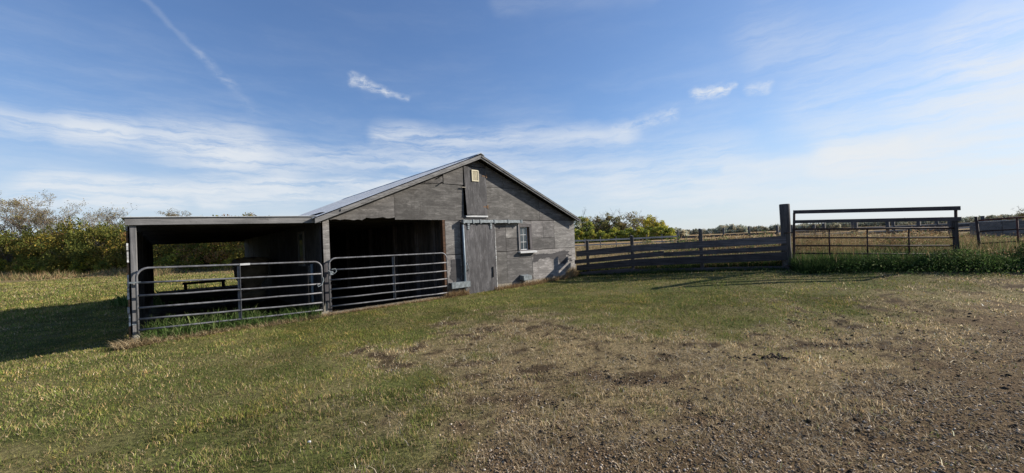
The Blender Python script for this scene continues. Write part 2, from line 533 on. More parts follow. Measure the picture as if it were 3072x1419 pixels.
# ------------------------------------------------------------------ ground
def build_ground():
    def axis(spec):
        out = []
        for a, b, st in spec:
            out += list(np.arange(a, b, st))
        out.append(spec[-1][1])
        return np.array(sorted(set(np.round(out, 4))))
    xs = axis([(-4000, -400, 600), (-400, -60, 20), (-60, -20, 2), (-20, -10, 0.4), (-10, 13, 0.11), (13, 24, 0.4), (24, 80, 2.5), (80, 400, 20), (400, 4000, 600)])
    ys = axis([(-400, -20, 60), (-20, 0, 2), (0, 1.5, 0.3), (1.5, 13, 0.11), (13, 26, 0.35), (26, 80, 2), (80, 400, 15), (400, 1000, 60), (1000, 7000, 1000)])
    X, Y = np.meshgrid(xs, ys)
    x = X.ravel(); y = Y.ravel()
    z = ground_z(x, y)
    dry, grav, spot = lawn_masks(x, y)
    n1 = fbm(x * 0.25, y * 0.25, 51, 4); n2 = fbm(x * 1.3, y * 1.3, 61, 4)
    green = np.array([0.10, 0.108, 0.036]); olive = np.array([0.165, 0.145, 0.065]); thatch = np.array([0.245, 0.186, 0.108])
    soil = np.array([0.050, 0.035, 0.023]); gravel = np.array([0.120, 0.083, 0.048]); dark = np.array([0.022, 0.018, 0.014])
    field = np.array([0.27, 0.19, 0.10])
    def lp(a, b, t): return a + (b - a) * t[:, None]
    col = lp(np.tile(green, (len(x), 1)), np.tile(olive, (len(x), 1)), S(0.35, 0.7, n2))
    col = lp(col, np.tile(thatch, (len(x), 1)), dry * 0.85)
    col = lp(col, np.tile(soil, (len(x), 1)), np.clip(spot, 0, 1) * 0.9)
    col = lp(col, np.tile(gravel, (len(x), 1)), grav * 0.9)
    # rough field to the left turns straw coloured towards the hedge
    lf = S(12, 26, y) * S(2, -4, x)
    col = lp(col, np.tile(np.array([0.155, 0.155, 0.062]), (len(x), 1)) * (0.65 + 0.7 * n2[:, None]), lf)
    hd = S(30, 52, y - 0.35 * (x + 45) * 0.3) * S(0, -6, x)
    col = lp(col, np.tile(np.array([0.22, 0.16, 0.085]), (len(x), 1)), hd * (0.55 + 0.45 * n1))
    # corral and land beyond it, and the stubble field
    cor = S(14.5, 17, y + 0.75 * (x - 4)) * S(1, 4, x)
    col = lp(col, np.tile(np.array([0.17, 0.125, 0.072]), (len(x), 1)), cor * (0.6 + 0.6 * n2))
    far = S(45, 70, y) * S(2, 12, x)
    col = lp(col, np.tile(field, (len(x), 1)), far)
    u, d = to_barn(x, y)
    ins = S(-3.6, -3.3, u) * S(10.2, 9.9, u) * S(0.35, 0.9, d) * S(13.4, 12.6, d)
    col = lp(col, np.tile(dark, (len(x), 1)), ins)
    nx, ny = len(xs), len(ys)
    idx = np.arange(nx * ny).reshape(ny, nx)
    f = np.stack([idx[:-1, :-1], idx[:-1, 1:], idx[1:, 1:], idx[1:, :-1]], -1).reshape(-1, 4)
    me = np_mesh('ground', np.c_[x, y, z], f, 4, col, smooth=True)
    m, n, b, out = new_mat('ground')
    at = n.new('ShaderNodeAttribute'); at.attribute_name = 'Col'
    geo = n.new('ShaderNodeNewGeometry')
    p = geo.outputs['Position']
    a = n.noise(p, 3.0, 6, 0.7); c2 = n.noise(p, 22.0, 5, 0.7); c3 = n.noise(p, 90.0, 3, 0.6)
    col = n.mix(n.ramp(c2, 0.3, 0.7), n.mix(1.0, at.outputs['Color'], (0.55, 0.55, 0.55), 'MULTIPLY'), n.mix(1.0, at.outputs['Color'], (1.4, 1.38, 1.32), 'MULTIPLY'))
    col = n.mix(n.math('MULTIPLY', n.ramp(a, 0.35, 0.7), 0.5), col, n.mix(1.0, col, (0.6, 0.6, 0.58), 'MULTIPLY'))
    col = n.mix(n.ramp(c3, 0.55, 0.75, 0, 0.5), col, n.mix(1.0, col, (1.7, 1.6, 1.45), 'MULTIPLY'))
    n.link(col, b.inputs['Base Color'])
    b.inputs['Roughness'].default_value = 0.95
    b.inputs['Specular IOR Level'].default_value = 0.03
    bump(n, b, n.math('ADD', n.math('MULTIPLY', c2, 0.7), n.math('MULTIPLY', c3, 0.4)), 0.9, 0.03)
    o = link('ground', me, m)
    tag(o, kind='structure')
    return o

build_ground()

# ------------------------------------------------------------------ barn
barn = thing('barn', 'weathered grey plywood barn with metal gable roof and open lean-to on its left side', 'barn', tuple(BARN_O), BARN_ROT)
BW, BL = 10.11, 12.92
APX = 5.05
PITCHR = 0.415
def roofz(u):       # underside line of the roof at the wall
    return 4.47 - PITCHR * abs(u - APX)

def clip_roof(u0, u1, z0, z1):
    """rectangle in the gable clipped by the roof line"""
    pts = [(u0, z0), (u1, z0)]
    top = []
    us = sorted({u0, u1, *[u for u in (APX,) if u0 < u < u1]}, reverse=True)
    for s in (-1, 1):
        uc = APX + s * (4.47 - z1) / PITCHR
        if u0 < uc < u1:
            us.append(uc)
    us = sorted(set(us), reverse=True)
    for u in us:
        top.append((u, min(z1, roofz(u))))
    pts += top
    out = []
    for q in pts:
        if not out or (abs(q[0] - out[-1][0]) + abs(q[1] - out[-1][1])) > 1e-4:
            out.append(q)
    return out

def panel(poly, tone, mat='ply', d=0.0, name='wall_panel', th=0.014, label=None):
    dd = d + random.uniform(-0.004, 0.004)
    o = MB().prism(poly, -th + dd, dd).build(name, M[mat], barn)
    t = tone * random.uniform(0.95, 1.05)
    o.color = (t * 1.0, t * random.uniform(0.985, 1.0), t * random.uniform(0.97, 1.0), 1)
    if label: o['label'] = label
    return o
G = 0.006
def rect(u0, u1, z0, z1, tone, **k):
    return panel([(u0 + G, z0 + G), (u1 - G, z0 + G), (u1 - G, z1 - G), (u0 + G, z1 - G)], tone, **k)
def gable(u0, u1, z0, z1, tone, **k):
    return panel(clip_roof(u0 + G, u1 - G, z0 + G, z1 - G), tone, **k)

# gable, lower row (left sheet has a ragged lower edge)
rag = [(0.005, 2.42)]
for i in range(1, 17):
    u = 0.005 + 2.0 * i / 17
    rag.append((u, 2.40 + random.uniform(-0.015, 0.03) + (0.055 if 9 < i else 0)))
rag += [(2.01, 2.47)]
panel(rag + [(2.01, roofz(2.01)), (0.005, roofz(0.005))], 1.0)
rect_poly = clip_roof(2.019, 4.445, 2.405, 3.555)
panel(rect_poly, 0.88)
gable(2.64, 3.69, 3.56, 4.5, 0.84)
gable(3.69, 4.47, 3.56, 4.5, 1.0, d=-0.012)
gable(4.47, 5.42, 4.225, 4.6, 0.8)
rect(4.45, 5.43, 2.405, 2.56, 0.8)
gable(5.43, 6.21, 3.565, 4.5, 0.98)
gable(6.21, 7.4, 3.565, 4.5, 0.9)
gable(5.43, 8.02, 2.405, 3.565, 1.0)
gable(8.02, 10.11, 2.405, 3.3, 0.9)
# row below the eave seam
rect(0.025, 0.19, 1.29, 2.405, 1.75, d=-0.03, label='pale plywood strip covering the upper corner post')
rect(3.69, 4.27, 1.285, 2.395, 1.3)
rect(4.27, 5.66, 1.285, 2.395, 0.75)
rect(5.66, 6.225, 1.28, 2.395, 0.92)
rect(6.225, 6.87, 1.75, 2.395, 1.5, d=-0.003)
rect(6.225, 6.87, 1.28, 1.75, 0.85)
rect(6.87, 7.54, 2.235, 2.395, 1.15)
rect(7.54, 8.18, 1.72, 2.395, 1.5)
rect(8.18, 8.83, 1.72, 2.395, 1.2)
rect(7.54, 8.83, 1.265, 1.72, 0.82)
rect(8.83, 10.11, 1.265, 2.395, 1.6)
rect(6.87, 7.54, 1.0, 1.245, 0.95)
# bottom row
rect(3.69, 4.27, 0.13, 1.275, 1.6)
rect(4.27, 5.66, 0.13, 1.275, 0.75)
rect(5.66, 6.24, 0.13, 1.27, 1.0)
panel([(6.245, 0.13), (7.515, 0.125), (7.515, 0.995), (6.245, 0.995)], 1.0)
panel([(6.245, 1.004), (6.865, 1.004), (6.865, 1.268), (6.245, 1.268)], 0.97)
panel([(7.525, 0.125), (10.1, 0.15), (10.1, 1.255), (7.545, 1.255), (7.545, 1.0), (7.525, 1.0)], 2.05)

def ragged(pts, seed, amp=0.02, step=0.05):
    r = random.Random(seed); out = []
    for i in range(len(pts)):
        a = pts[i]; b = pts[(i + 1) % len(pts)]
        L = math.hypot(b[0] - a[0], b[1] - a[1]); k = max(1, int(L / step))
        for j in range(k):
            t = j / k
            out.append((a[0] + (b[0] - a[0]) * t + r.uniform(-amp, amp), a[1] + (b[1] - a[1]) * t + r.uniform(-amp, amp)))
    return out
MB().prism(ragged([(7.55, 0.78), (7.78, 0.80), (7.9, 0.90), (8.5, 0.90), (8.75, 0.82), (8.95, 0.92), (9.1, 0.62), (9.42, 0.60), (9.55, 0.70), (9.5, 0.95), (9.72, 1.10), (9.35, 1.16), (8.6, 1.07), (8.0, 1.10), (7.56, 1.08)], 3), -0.021, -0.0155).build('bare_patch', M['bare'], barn)
MB().prism(ragged([(3.80, 0.50), (3.95, 0.38), (4.08, 0.55), (4.22, 0.40), (4.24, 1.12), (4.05, 1.16), (3.88, 1.10), (3.86, 0.85)], 5, 0.025), -0.021, -0.0155).build('bare_patch', M['bare'], barn)
# worn edge chips by the right corner
for (uu, zz, w, h) in ((9.75, 0.92, 0.10, 0.03), (9.7, 0.78, 0.13, 0.035), (9.78, 0.70, 0.09, 0.03), (9.62, 0.98, 0.07, 0.03)):
    MB().prism(ragged([(uu - w, zz - h), (uu + w, zz - h), (uu + w, zz + h), (uu - w, zz + h)], int(uu * 97), 0.012), -0.0215, -0.016).build('bare_patch', M['bare'], barn)

# foundation
fm = MB().box((3.69, -0.035, -0.45), (10.13, 0.12, 0.125))
fm.box((10.0, 0.12, -0.45), (10.13, BL, 0.125))
fm.build('foundation', M['concrete'], barn)
MB().box((0.02, -0.04, -0.35), (3.69, 0.10, -0.005)).build('door_sill', M['concrete'], barn)
MB().prism(ragged([(-0.10, -0.3), (0.09, -0.3), (0.085, 0.30), (0.05, 0.22), (0.03, 0.32), (0.0, 0.18), (-0.09, 0.16)], 9, 0.01), -0.08, -0.03).build('concrete_footing', M['concrete'], barn)

# corner timber and jambs
o = MB().box((0.03, -0.035, -0.1), (0.19, 0.12, 1.285)).build('corner_post', M['post'], barn, bevel=0.006); o.color = (0.55, 0.53, 0.56, 1)
MB().box((0.19, 0.0, 1.29), (0.20, 0.13, 2.39)).build('door_jamb', M['dark_wood'], barn)
o = MB().box((3.60, -0.01, -0.1), (3.685, 0.14, 2.40)).build('door_jamb', M['brown_wood'], barn); o.color = (0.4, 0.35, 0.36, 1)
MB().box((0.2, 0.02, 2.45), (3.6, 0.12, 2.62)).build('door_header', M['dark_wood_x'], barn)

# roof: corrugated sheets, 14 per slope, ridge cap, rake boards
FR, BK = -0.27, BL + 0.25
def roof_sheet_mesh(side):
    nrib = 4; w = (BK - FR) / 14
    L = 5.28 if side < 0 else 5.22
    v = []; f = []
    prof = []
    for i in range(nrib):
        b0 = i / nrib
        prof += [(b0 + 0.0, 0.0), (b0 + 0.16, 0.0), (b0 + 0.19, 0.018), (b0 + 0.23, 0.018)]
    prof.append((1.0, 0.0))
    for (t, h) in prof:
        for k in (0, 1):
            u = APX + side * L * k
            v.append((u, t * w * 1.01, 4.615 - PITCHR * L * k + h))
            v.append((u, t * w * 1.01, 4.60 - PITCHR * L * k + h))
    for i in range(len(prof) - 1):
        a = 4 * i
        q = [(a, a + 2, a + 6, a + 4), (a + 1, a + 5, a + 7, a + 3), (a + 2, a + 3, a + 7, a + 6), (a, a + 4, a + 5, a + 1)]
        f += q if side < 0 else [tuple(reversed(x)) for x in q]
    me = bpy.data.meshes.new('roof_sheet'); me.from_pydata(v, [], f); me.materials.append(M['roof']); return me
for side in (-1, 1):
    me = roof_sheet_mesh(side)
    for i in range(14):
        o = link('roof_sheet', me, None, barn); o.location = (0, FR + i * (BK - FR) / 14, 0.004 * (i % 2))
MB().hexa([(APX - 0.16, FR - 0.02, 4.575), (APX, FR - 0.02, 4.645), (APX, BK + 0.02, 4.645), (APX - 0.16, BK + 0.02, 4.575), (APX - 0.16, FR - 0.02, 4.585), (APX, FR - 0.02, 4.66), (APX, BK + 0.02, 4.66), (APX - 0.16, BK + 0.02, 4.585)]).hexa(
    [(APX, FR - 0.02, 4.645), (APX + 0.16, FR - 0.02, 4.575), (APX + 0.16, BK + 0.02, 4.575), (APX, BK + 0.02, 4.645), (APX, FR - 0.02, 4.66), (APX + 0.16, FR - 0.02, 4.585), (APX + 0.16, BK + 0.02, 4.585), (APX, BK + 0.02, 4.66)]).build('ridge_cap', M['roof'], barn)
def rake(u0, u1, drop0, drop1, d0, d1, mat, name='rake_board', tone=1.0):
    za = lambda u: 4.60 - PITCHR * abs(u - APX)
    poly = [(u0, za(u0) - drop1), (u1, za(u1) - drop1), (u1, za(u1) - drop0), (u0, za(u0) - drop0)]
    o = MB().prism(poly, d0, d1).build(name, M[mat], barn)
    o.color = (tone, tone, tone, 1); return o
for d0, d1 in ((FR, FR + 0.035), (BK - 0.035, BK)):
    rake(-0.2, APX, 0.012, 0.135, d0, d1, 'grey_board', tone=1.0)
    rake(APX, 10.24, 0.012, 0.135, d0, d1, 'grey_board', tone=0.95)
rake(0.42, APX - 0.01, 0.02, 0.085, FR - 0.022, FR - 0.001, 'grey_board', 'rake_trim', 1.15)
rake(APX + 0.01, 10.2, 0.02, 0.07, FR - 0.022, FR - 0.001, 'grey_board', 'rake_trim', 0.9)
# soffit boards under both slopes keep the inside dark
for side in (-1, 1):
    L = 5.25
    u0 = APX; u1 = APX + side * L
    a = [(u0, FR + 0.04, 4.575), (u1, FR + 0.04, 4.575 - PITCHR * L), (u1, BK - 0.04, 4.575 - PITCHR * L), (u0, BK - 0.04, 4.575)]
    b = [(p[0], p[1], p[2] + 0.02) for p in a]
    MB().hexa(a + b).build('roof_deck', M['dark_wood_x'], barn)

# side and rear walls
rect2 = MB().box((10.09, 0.02, 0.12), (10.105, BL, 2.40)); o = rect2.build('side_wall', M['ply_v'], barn)
MB().prism([(0.0, -0.1), (BW, -0.1), (BW, 2.4), (APX, 4.47), (0, 2.4)], BL - 0.02, BL).build('rear_wall', M['ply_v'], barn)
nW = 10
for i in range(nW):
    d0 = 0.02 + i * (BL - 0.06) / nW; d1 = d0 + (BL - 0.06) / nW - 0.012
    j = random.uniform(-0.006, 0.006)
    o = MB().box((-0.012 + j, d0, -0.05), (0.003 + j, d1, 2.44)).build('side_panel', M['ply_v'], barn)
    t = random.uniform(0.5, 0.85); o.color = (t, t, t, 1)
# window in the wall under the lean-to
wf = MB()
for (a, b) in (((-0.05, 1.55, 1.18), (-0.014, 1.62, 2.18)), ((-0.05, 2.12, 1.18), (-0.014, 2.19, 2.18)), ((-0.05, 1.62, 2.11), (-0.014, 2.12, 2.18)), ((-0.05, 1.62, 1.18), (-0.014, 2.12, 1.25))):
    wf.box(a, b)
o = wf.build('side_window_frame', M['post'], barn); o.color = (0.9, 0.9, 0.85, 1)
MB().box((-0.03, 1.625, 1.255), (-0.022, 2.115, 2.105)).build('pane', M['glass'], o)
MB().tube([(-0.06, 0.72, 0.02), (-0.06, 0.72, 1.25)], 0.035).build('downpipe', M['bluepipe'], barn, smooth=True)
MB().box((-0.04, 0.45, -0.05), (-0.014, 0.55, 1.3)).build('wall_cleat', M['dark_wood'], barn)
MB().box((-0.022, 0.80, 0.75), (-0.016, 1.25, 1.2)).build('bare_patch', M['peel'], barn).color = (0.35, 0.36, 0.38, 1)

# inside: plank partition on the right of the big opening, posts, floor
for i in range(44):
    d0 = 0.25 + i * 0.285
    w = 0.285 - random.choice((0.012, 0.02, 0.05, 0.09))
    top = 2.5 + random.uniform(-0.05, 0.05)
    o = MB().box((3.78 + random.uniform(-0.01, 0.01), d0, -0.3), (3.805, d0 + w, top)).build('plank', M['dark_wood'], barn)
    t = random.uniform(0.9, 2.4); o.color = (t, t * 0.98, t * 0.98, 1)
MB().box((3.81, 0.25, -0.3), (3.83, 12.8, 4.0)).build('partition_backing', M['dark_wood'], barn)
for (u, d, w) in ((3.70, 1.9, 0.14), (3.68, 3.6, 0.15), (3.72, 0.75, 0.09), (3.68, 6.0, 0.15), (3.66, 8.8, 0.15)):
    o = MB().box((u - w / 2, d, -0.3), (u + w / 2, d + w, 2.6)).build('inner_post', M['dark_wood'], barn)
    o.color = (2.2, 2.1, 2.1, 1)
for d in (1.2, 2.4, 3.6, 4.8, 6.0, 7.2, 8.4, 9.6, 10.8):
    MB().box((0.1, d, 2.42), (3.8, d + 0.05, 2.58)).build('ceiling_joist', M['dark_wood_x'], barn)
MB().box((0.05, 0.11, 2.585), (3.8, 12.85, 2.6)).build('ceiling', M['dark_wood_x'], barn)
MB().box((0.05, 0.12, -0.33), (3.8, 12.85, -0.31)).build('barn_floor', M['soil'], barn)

# loft door: lower left corner warped outwards
bm = bmesh.new()
nx_, nz_ = 6, 10
grid = {}
for lay, off in ((0, 0.0), (1, 0.022)):
    for i in range(nx_ + 1):
        for k in range(nz_ + 1):
            s = i / nx_; t = k / nz_
            u = 4.485 + 0.93 * s + (0.03 * (1 - s) * (1 - t)); z = 2.575 + 1.63 * t
            out_ = -0.022 - 0.055 * (1 - s) * (1 - t) ** 1.5
            grid[lay, i, k] = bm.verts.new((u, out_ - 0.022 + off, z))
for i in range(nx_):
    for k in range(nz_):
        bm.faces.new((grid[0, i, k], grid[0, i + 1, k], grid[0, i + 1, k + 1], grid[0, i, k + 1]))
        bm.faces.new((grid[1, i, k + 1], grid[1, i + 1, k + 1], grid[1, i + 1, k], grid[1, i, k]))
for i in range(nx_):
    for k, fl in ((0, 0), (nz_, 1)):
        q = (grid[0, i, k], grid[1, i, k], grid[1, i + 1, k], grid[0, i + 1, k]); bm.faces.new(q if not fl else q[::-1])
for k in range(nz_):
    for i, fl in ((0, 1), (nx_, 0)):
        q = (grid[0, i, k], grid[1, i, k], grid[1, i, k + 1], grid[0, i, k + 1]); bm.faces.new(q if not fl else q[::-1])
me = bpy.data.meshes.new('loft_door'); bm.to_mesh(me); bm.free()
loft = link('loft_door', me, M['ply_v'], barn); loft.color = (1.0, 1.0, 1.0, 1); loft['label'] = 'darker loft door warped outward at its lower left corner'
MB().box((4.50, -0.06, 2.50), (5.42, -0.018, 2.555)).build('loft_sill', M['white'], barn)
for z in (3.93, 2.86):
    h = MB().box((5.24, -0.052, z - 0.02), (5.43, -0.045, z + 0.02)); h.box((5.40, -0.06, z - 0.06), (5.45, -0.043, z + 0.06))
    h.build('hinge', M['brown_wood'], loft)
MB().box((4.36, -0.075, 3.47), (4.52, -0.045, 3.50)).build('latch', M['concrete'], loft)
vf = MB()
for (a, b) in (((4.79, -0.075, 3.715), (4.82, -0.046, 4.105)), ((5.05, -0.075, 3.715), (5.08, -0.046, 4.105)), ((4.82, -0.075, 4.06), (5.05, -0.046, 4.105)), ((4.82, -0.075, 3.715), (5.05, -0.046, 3.745))):
    vf.box(a, b)
vent = vf.build('vent', M['cream'], loft)
for i in range(8):
    z = 3.752 + i * 0.0385
    MB().hexa([(4.82, -0.078, z), (5.05, -0.078, z), (5.05, -0.073, z - 0.004), (4.82, -0.073, z - 0.004), (4.82, -0.052, z + 0.031), (5.05, -0.052, z + 0.031), (5.05, -0.047, z + 0.027), (4.82, -0.047, z + 0.027)])
lv = MB()
for i in range(8):
    z = 3.750 + i * 0.0385
    lv.hexa([(4.82, -0.076, z), (5.05, -0.076, z), (5.05, -0.072, z), (4.82, -0.072, z), (4.82, -0.052, z + 0.030), (5.05, -0.052, z + 0.030), (5.05, -0.048, z + 0.030), (4.82, -0.048, z + 0.030)])
lv.build('louvre', M['cream'], loft)
for z in (3.82, 3.60):
    MB().beam((3.64, -0.02, z), (3.62, -0.12, z - 0.03), 0.025, 0.03).build('bracket', M['black_iron'], barn)

# sliding door, track, guide
sd = MB().box((4.345, -0.115, -0.09), (5.64, -0.075, 2.25)).build('sliding_door', M['ply_v'], barn, bevel=0.004); sd.color = (1.08, 1.07, 1.08, 1)
MB().box((5.642, -0.118, -0.05), (5.665, -0.07, 2.16)).build('edge_strip', M['peel'], sd)
for u in (4.52, 5.47):
    hb = MB().box((u - 0.035, -0.135, 2.09), (u + 0.035, -0.116, 2.25)); hb.tube([(u, -0.15, 2.26), (u, -0.09, 2.26)], 0.045, 10)
    hb.build('hanger', M['galv'], sd)
MB().box((5.47, -0.15, 0.42), (5.50, -0.116, 0.78)).build('handle', M['black_iron'], sd)
MB().tube([(4.40, -0.12, 0.98), (4.39, -0.17, 0.92), (4.41, -0.17, 0.78), (4.42, -0.12, 0.72)], 0.014, 6).build('latch', M['galv'], sd)
tr = MB().box((4.28, -0.17, 2.29), (6.94, -0.06, 2.395)).build('door_track', M['galv'], barn, bevel=0.008)
for u in (4.32, 4.70, 5.0, 5.62, 6.26, 6.90):
    MB().box((u - 0.03, -0.185, 2.275), (u + 0.03, -0.171, 2.41)).box((u - 0.03, -0.17, 2.397), (u + 0.03, -0.016, 2.41)).build('track_bracket', M['galv'], tr)
MB().tube([(4.30, -0.11, -0.12), (4.31, -0.12, 1.0), (4.305, -0.11, 2.24)], 0.038, 8).build('door_stop_pole', M['bluepipe'], barn, smooth=True)
MB().box((3.74, -0.21, 0.21), (4.44, -0.14, 0.39)).box((3.74, -0.14, 0.37), (4.44, -0.02, 0.39)).build('door_guide', M['galv'], barn)
MB().hexa([(6.82, -0.24, 0.165), (7.22, -0.24, 0.175), (7.22, -0.016, 0.20), (6.82, -0.016, 0.19), (6.82, -0.24, 0.33), (7.22, -0.24, 0.325), (7.22, -0.016, 0.36), (6.82, -0.016, 0.365)]).build('vent_hood', M['galv'], barn)

# front window
wfm = MB()
for (a, b) in (((6.87, -0.03, 1.25), (6.93, 0.10, 2.235)), ((7.42, -0.03, 1.25), (7.54, 0.10, 2.235)), ((6.93, -0.03, 2.15), (7.42, 0.10, 2.235)), ((6.93, -0.03, 1.25), (7.42, 0.10, 1.285))):
    wfm.box(a, b)
win = wfm.build('window_frame', M['post'], barn); win.color = (0.75, 0.7, 0.7, 1)
MB().box((7.34, 0.03, 1.285), (7.42, 0.10, 2.15)).build('inner_jamb', M['brown_wood'], win).color = (0.6, 0.55, 0.55, 1)
sash = MB()
for (a, b) in (((6.93, 0.035, 1.285), (6.955, 0.06, 2.15)), ((7.315, 0.035, 1.285), (7.34, 0.06, 2.15)), ((6.955, 0.035, 2.12), (7.315, 0.06, 2.15)), ((6.955, 0.035, 1.285), (7.315, 0.06, 1.315)), ((7.128, 0.036, 1.315), (7.145, 0.058, 2.12)), ((6.955, 0.037, 1.575), (7.315, 0.057, 1.593)), ((6.955, 0.037, 1.845), (7.315, 0.057, 1.863))):
    sash.box(a, b)
sash.build('sash', M['white'], win)
for u0, u1 in ((6.956, 7.127), (7.146, 7.314)):
    for z0, z1 in ((1.316, 1.574), (1.594, 1.844), (1.864, 2.119)):
        MB().box((u0, 0.046, z0), (u1, 0.05, z1)).build('pane', M['glass'], win)
MB().hexa([(6.81, -0.14, 1.17), (7.68, -0.14, 1.16), (7.68, -0.015, 1.175), (6.81, -0.015, 1.185), (6.81, -0.14, 1.235), (7.68, -0.14, 1.225), (7.68, -0.015, 1.245), (6.81, -0.015, 1.25)]).build('window_sill', M['white'], barn)
MB().box((6.83, -0.05, 1.29), (6.865, -0.016, 2.27)).build('window_trim', M['post'], barn).color = (1.6, 1.6, 1.6, 1)

# lean-to
def lz(u): return 2.44 + (u + 3.55) * 0.017
LD0, LD1 = -0.06, BL
lr = MB().hexa([(-3.62, -0.13, 2.415), (0.0, -0.13, 2.475), (0.0, BL + 0.1, 2.475), (-3.62, BL + 0.1, 2.415), (-3.62, -0.13, 2.428), (0.0, -0.13, 2.488), (0.0, BL + 0.1, 2.488), (-3.62, BL + 0.1, 2.428)])
lr.build('lean_to_roof', M['roof'], barn)
MB().hexa([(-3.56, -0.10, 2.268), (-0.02, -0.10, 2.312), (-0.02, -0.06, 2.312), (-3.56, -0.06, 2.268), (-3.56, -0.10, 2.412), (-0.02, -0.10, 2.470), (-0.02, -0.06, 2.470), (-3.56, -0.06, 2.412)]).build('fascia_board', M['grey_board'], barn).color = (1.05, 1.05, 1.05, 1)
MB().hexa([(-3.56, BL - 0.1, 2.20), (-0.02, BL - 0.1, 2.24), (-0.02, BL - 0.04, 2.24), (-3.56, BL - 0.04, 2.20), (-3.56, BL - 0.1, 2.41), (-0.02, BL - 0.1, 2.468), (-0.02, BL - 0.04, 2.468), (-3.56, BL - 0.04, 2.41)]).build('rear_beam', M['dark_wood_x'], barn)
for d in np.arange(0.6, 12.6, 0.8):
    MB().hexa([(-3.5, d, 2.27), (-0.02, d, 2.31), (-0.02, d + 0.05, 2.31), (-3.5, d + 0.05, 2.27), (-3.5, d, 2.412), (-0.02, d, 2.47), (-0.02, d + 0.05, 2.47), (-3.5, d + 0.05, 2.412)]).build('rafter', M['dark_wood_x'], barn)
MB().hexa([(-0.09, -0.112, 2.33), (-0.015, -0.112, 2.33), (-0.015, -0.101, 2.33), (-0.09, -0.101, 2.33), (-0.09, -0.112, 2.44), (-0.015, -0.112, 2.44), (-0.015, -0.101, 2.44), (-0.09, -0.101, 2.44)]).build('bracket', M['galv'], barn)
o = MB().box((-3.50, -0.05, 0.12), (-3.405, 0.06, 2.268)).build('post', M['post'], barn, bevel=0.006); o.color = (1.1, 1.1, 1.1, 1)
MB().tube([(-3.452, 0.005, -0.45), (-3.452, 0.005, 0.12)], [0.07, 0.062], 10).build('post_footing', M['concrete'], barn, smooth=True)
for d in (2.6, 5.2, 7.8, 10.4, 12.78):
    MB().box((-3.52, d - 0.06, -0.45), (-3.40, d + 0.06, 2.27)).build('post', M['dark_wood'], barn)
# boarded outer side of the lean-to: uneven boards, their ends show past the post
z = 0.06; i = 0
while z < 2.22:
    h = random.choice((0.14, 0.19, 0.24))
    h = min(h, 2.26 - z)
    out_ = random.uniform(0.0, 0.018)
    o = MB().box((-3.545 - out_, -0.03 + random.uniform(-0.03, 0.03), z), (-3.522 - out_ * 0.5, BL - 0.02, z + h - random.choice((0.004, 0.01, 0.02)))).build('wall_board', M['peel' if i % 3 else 'brown_wood'], barn)
    t = random.uniform(0.55, 1.1); o.color = (t, t, t, 1)
    z += h; i += 1
MB().box((-3.52, 0.07, 0.0), (-3.505, BL - 0.1, 2.27)).build('wall_lining', M['dark_wood_x'], barn)

# ------------------------------------------------------------------ steel gates of the barn
def barn_gate(name, label, u0, u1, topL, topR, railsL, railsR, mid, d, r=0.021):
    ox, oy = from_barn(u0, d)
    t = thing(name, label, 'gate', (ox, oy, 0.0), BARN_ROT)
    W = u1 - u0
    botL, botR = railsL[-1], railsR[-1]
    cr = 0.17
    pts = [(0, 0, botL - 0.06), (0, 0, topL - cr)]
    for k in range(1, 7):
        a = math.pi / 2 * k / 6
        pts.append((cr - cr * math.cos(a), 0, topL - cr + cr * math.sin(a)))
    for k in range(0, 7):
        a = math.pi / 2 * k / 6
        pts.append((W - cr + cr * math.sin(a), 0, topR - cr + cr * math.cos(a)))
    pts.append((W, 0, botR - 0.05))
    MB().tube(pts, r, 8).build('frame', M['gate'], t, smooth=True)
    for a, b in zip(railsL, railsR):
        MB().tube([(0.01, 0, a)] + [(W * q, random.uniform(-0.005, 0.005), a + (b - a) * q - 0.008 + random.uniform(-0.0045, 0.0045)) for q in (0.2, 0.38, 0.55, 0.72, 0.88)] + [(W - 0.01, 0, b)], r * 0.92, 8).build('rail', M['gate'], t, smooth=True)
    m = mid - u0; f = m / W
    top = topL + (topR - topL) * f; bot = botL + (botR - botL) * f
    MB().box((m - 0.035, 0.018, bot), (m + 0.02, 0.024, top)).box((m + 0.014, -0.024, bot), (m + 0.02, 0.018, top)).build('upright', M['gate'], t)
    return t, W
g1, W1 = barn_gate('steel_gate', 'long grey steel tube gate across the front of the lean-to', -3.42, -0.05, 1.415, 1.33, (1.135, 0.885, 0.645, 0.425, 0.215), (1.02, 0.765, 0.54, 0.295, 0.11), -1.765, -0.11)
MB().box((1.67, -0.026, 1.352), (1.86, 0.024, 1.395)).build('tag', M['white'], g1)
hg = MB().box((-0.11, -0.02, 1.13), (0.03, 0.02, 1.16)); hg.tube([(-0.11, 0, 1.145), (0.06, 0, 1.145)], 0.012, 6).build('hinge', M['galv'], g1)
MB().tube([(-0.08, 0, 0.33), (0.02, 0, 0.33)], 0.014, 6).build('hinge', M['galv'], g1)
MB().tube([(W1 - 0.12, -0.03, 0.78), (W1 - 0.1, -0.035, 0.70), (W1 - 0.02, -0.03, 0.74), (W1 + 0.03, -0.02, 0.84), (W1 + 0.02, -0.02, 0.93)], 0.012, 6).build('chain', M['galv'], g1)
g2, W2 = barn_gate('steel_gate', 'grey steel tube gate closing the wide dark barn opening', 0.125, 3.63, 1.39, 1.355, (1.10, 0.84, 0.60, 0.37, 0.165), (1.05, 0.79, 0.54, 0.31, 0.105), 1.87, -0.11)
MB().tube([(-0.03, -0.02, 1.08), (0.06, -0.04, 1.03), (0.12, -0.04, 1.00), (0.17, -0.04, 1.05), (0.15, -0.03, 1.12), (0.06, -0.03, 1.11)], 0.013, 6).build('chain', M['galv'], g2)
MB().box((0.02, -0.045, 0.97), (0.09, -0.03, 1.06)).build('lock', M['galv'], g2)
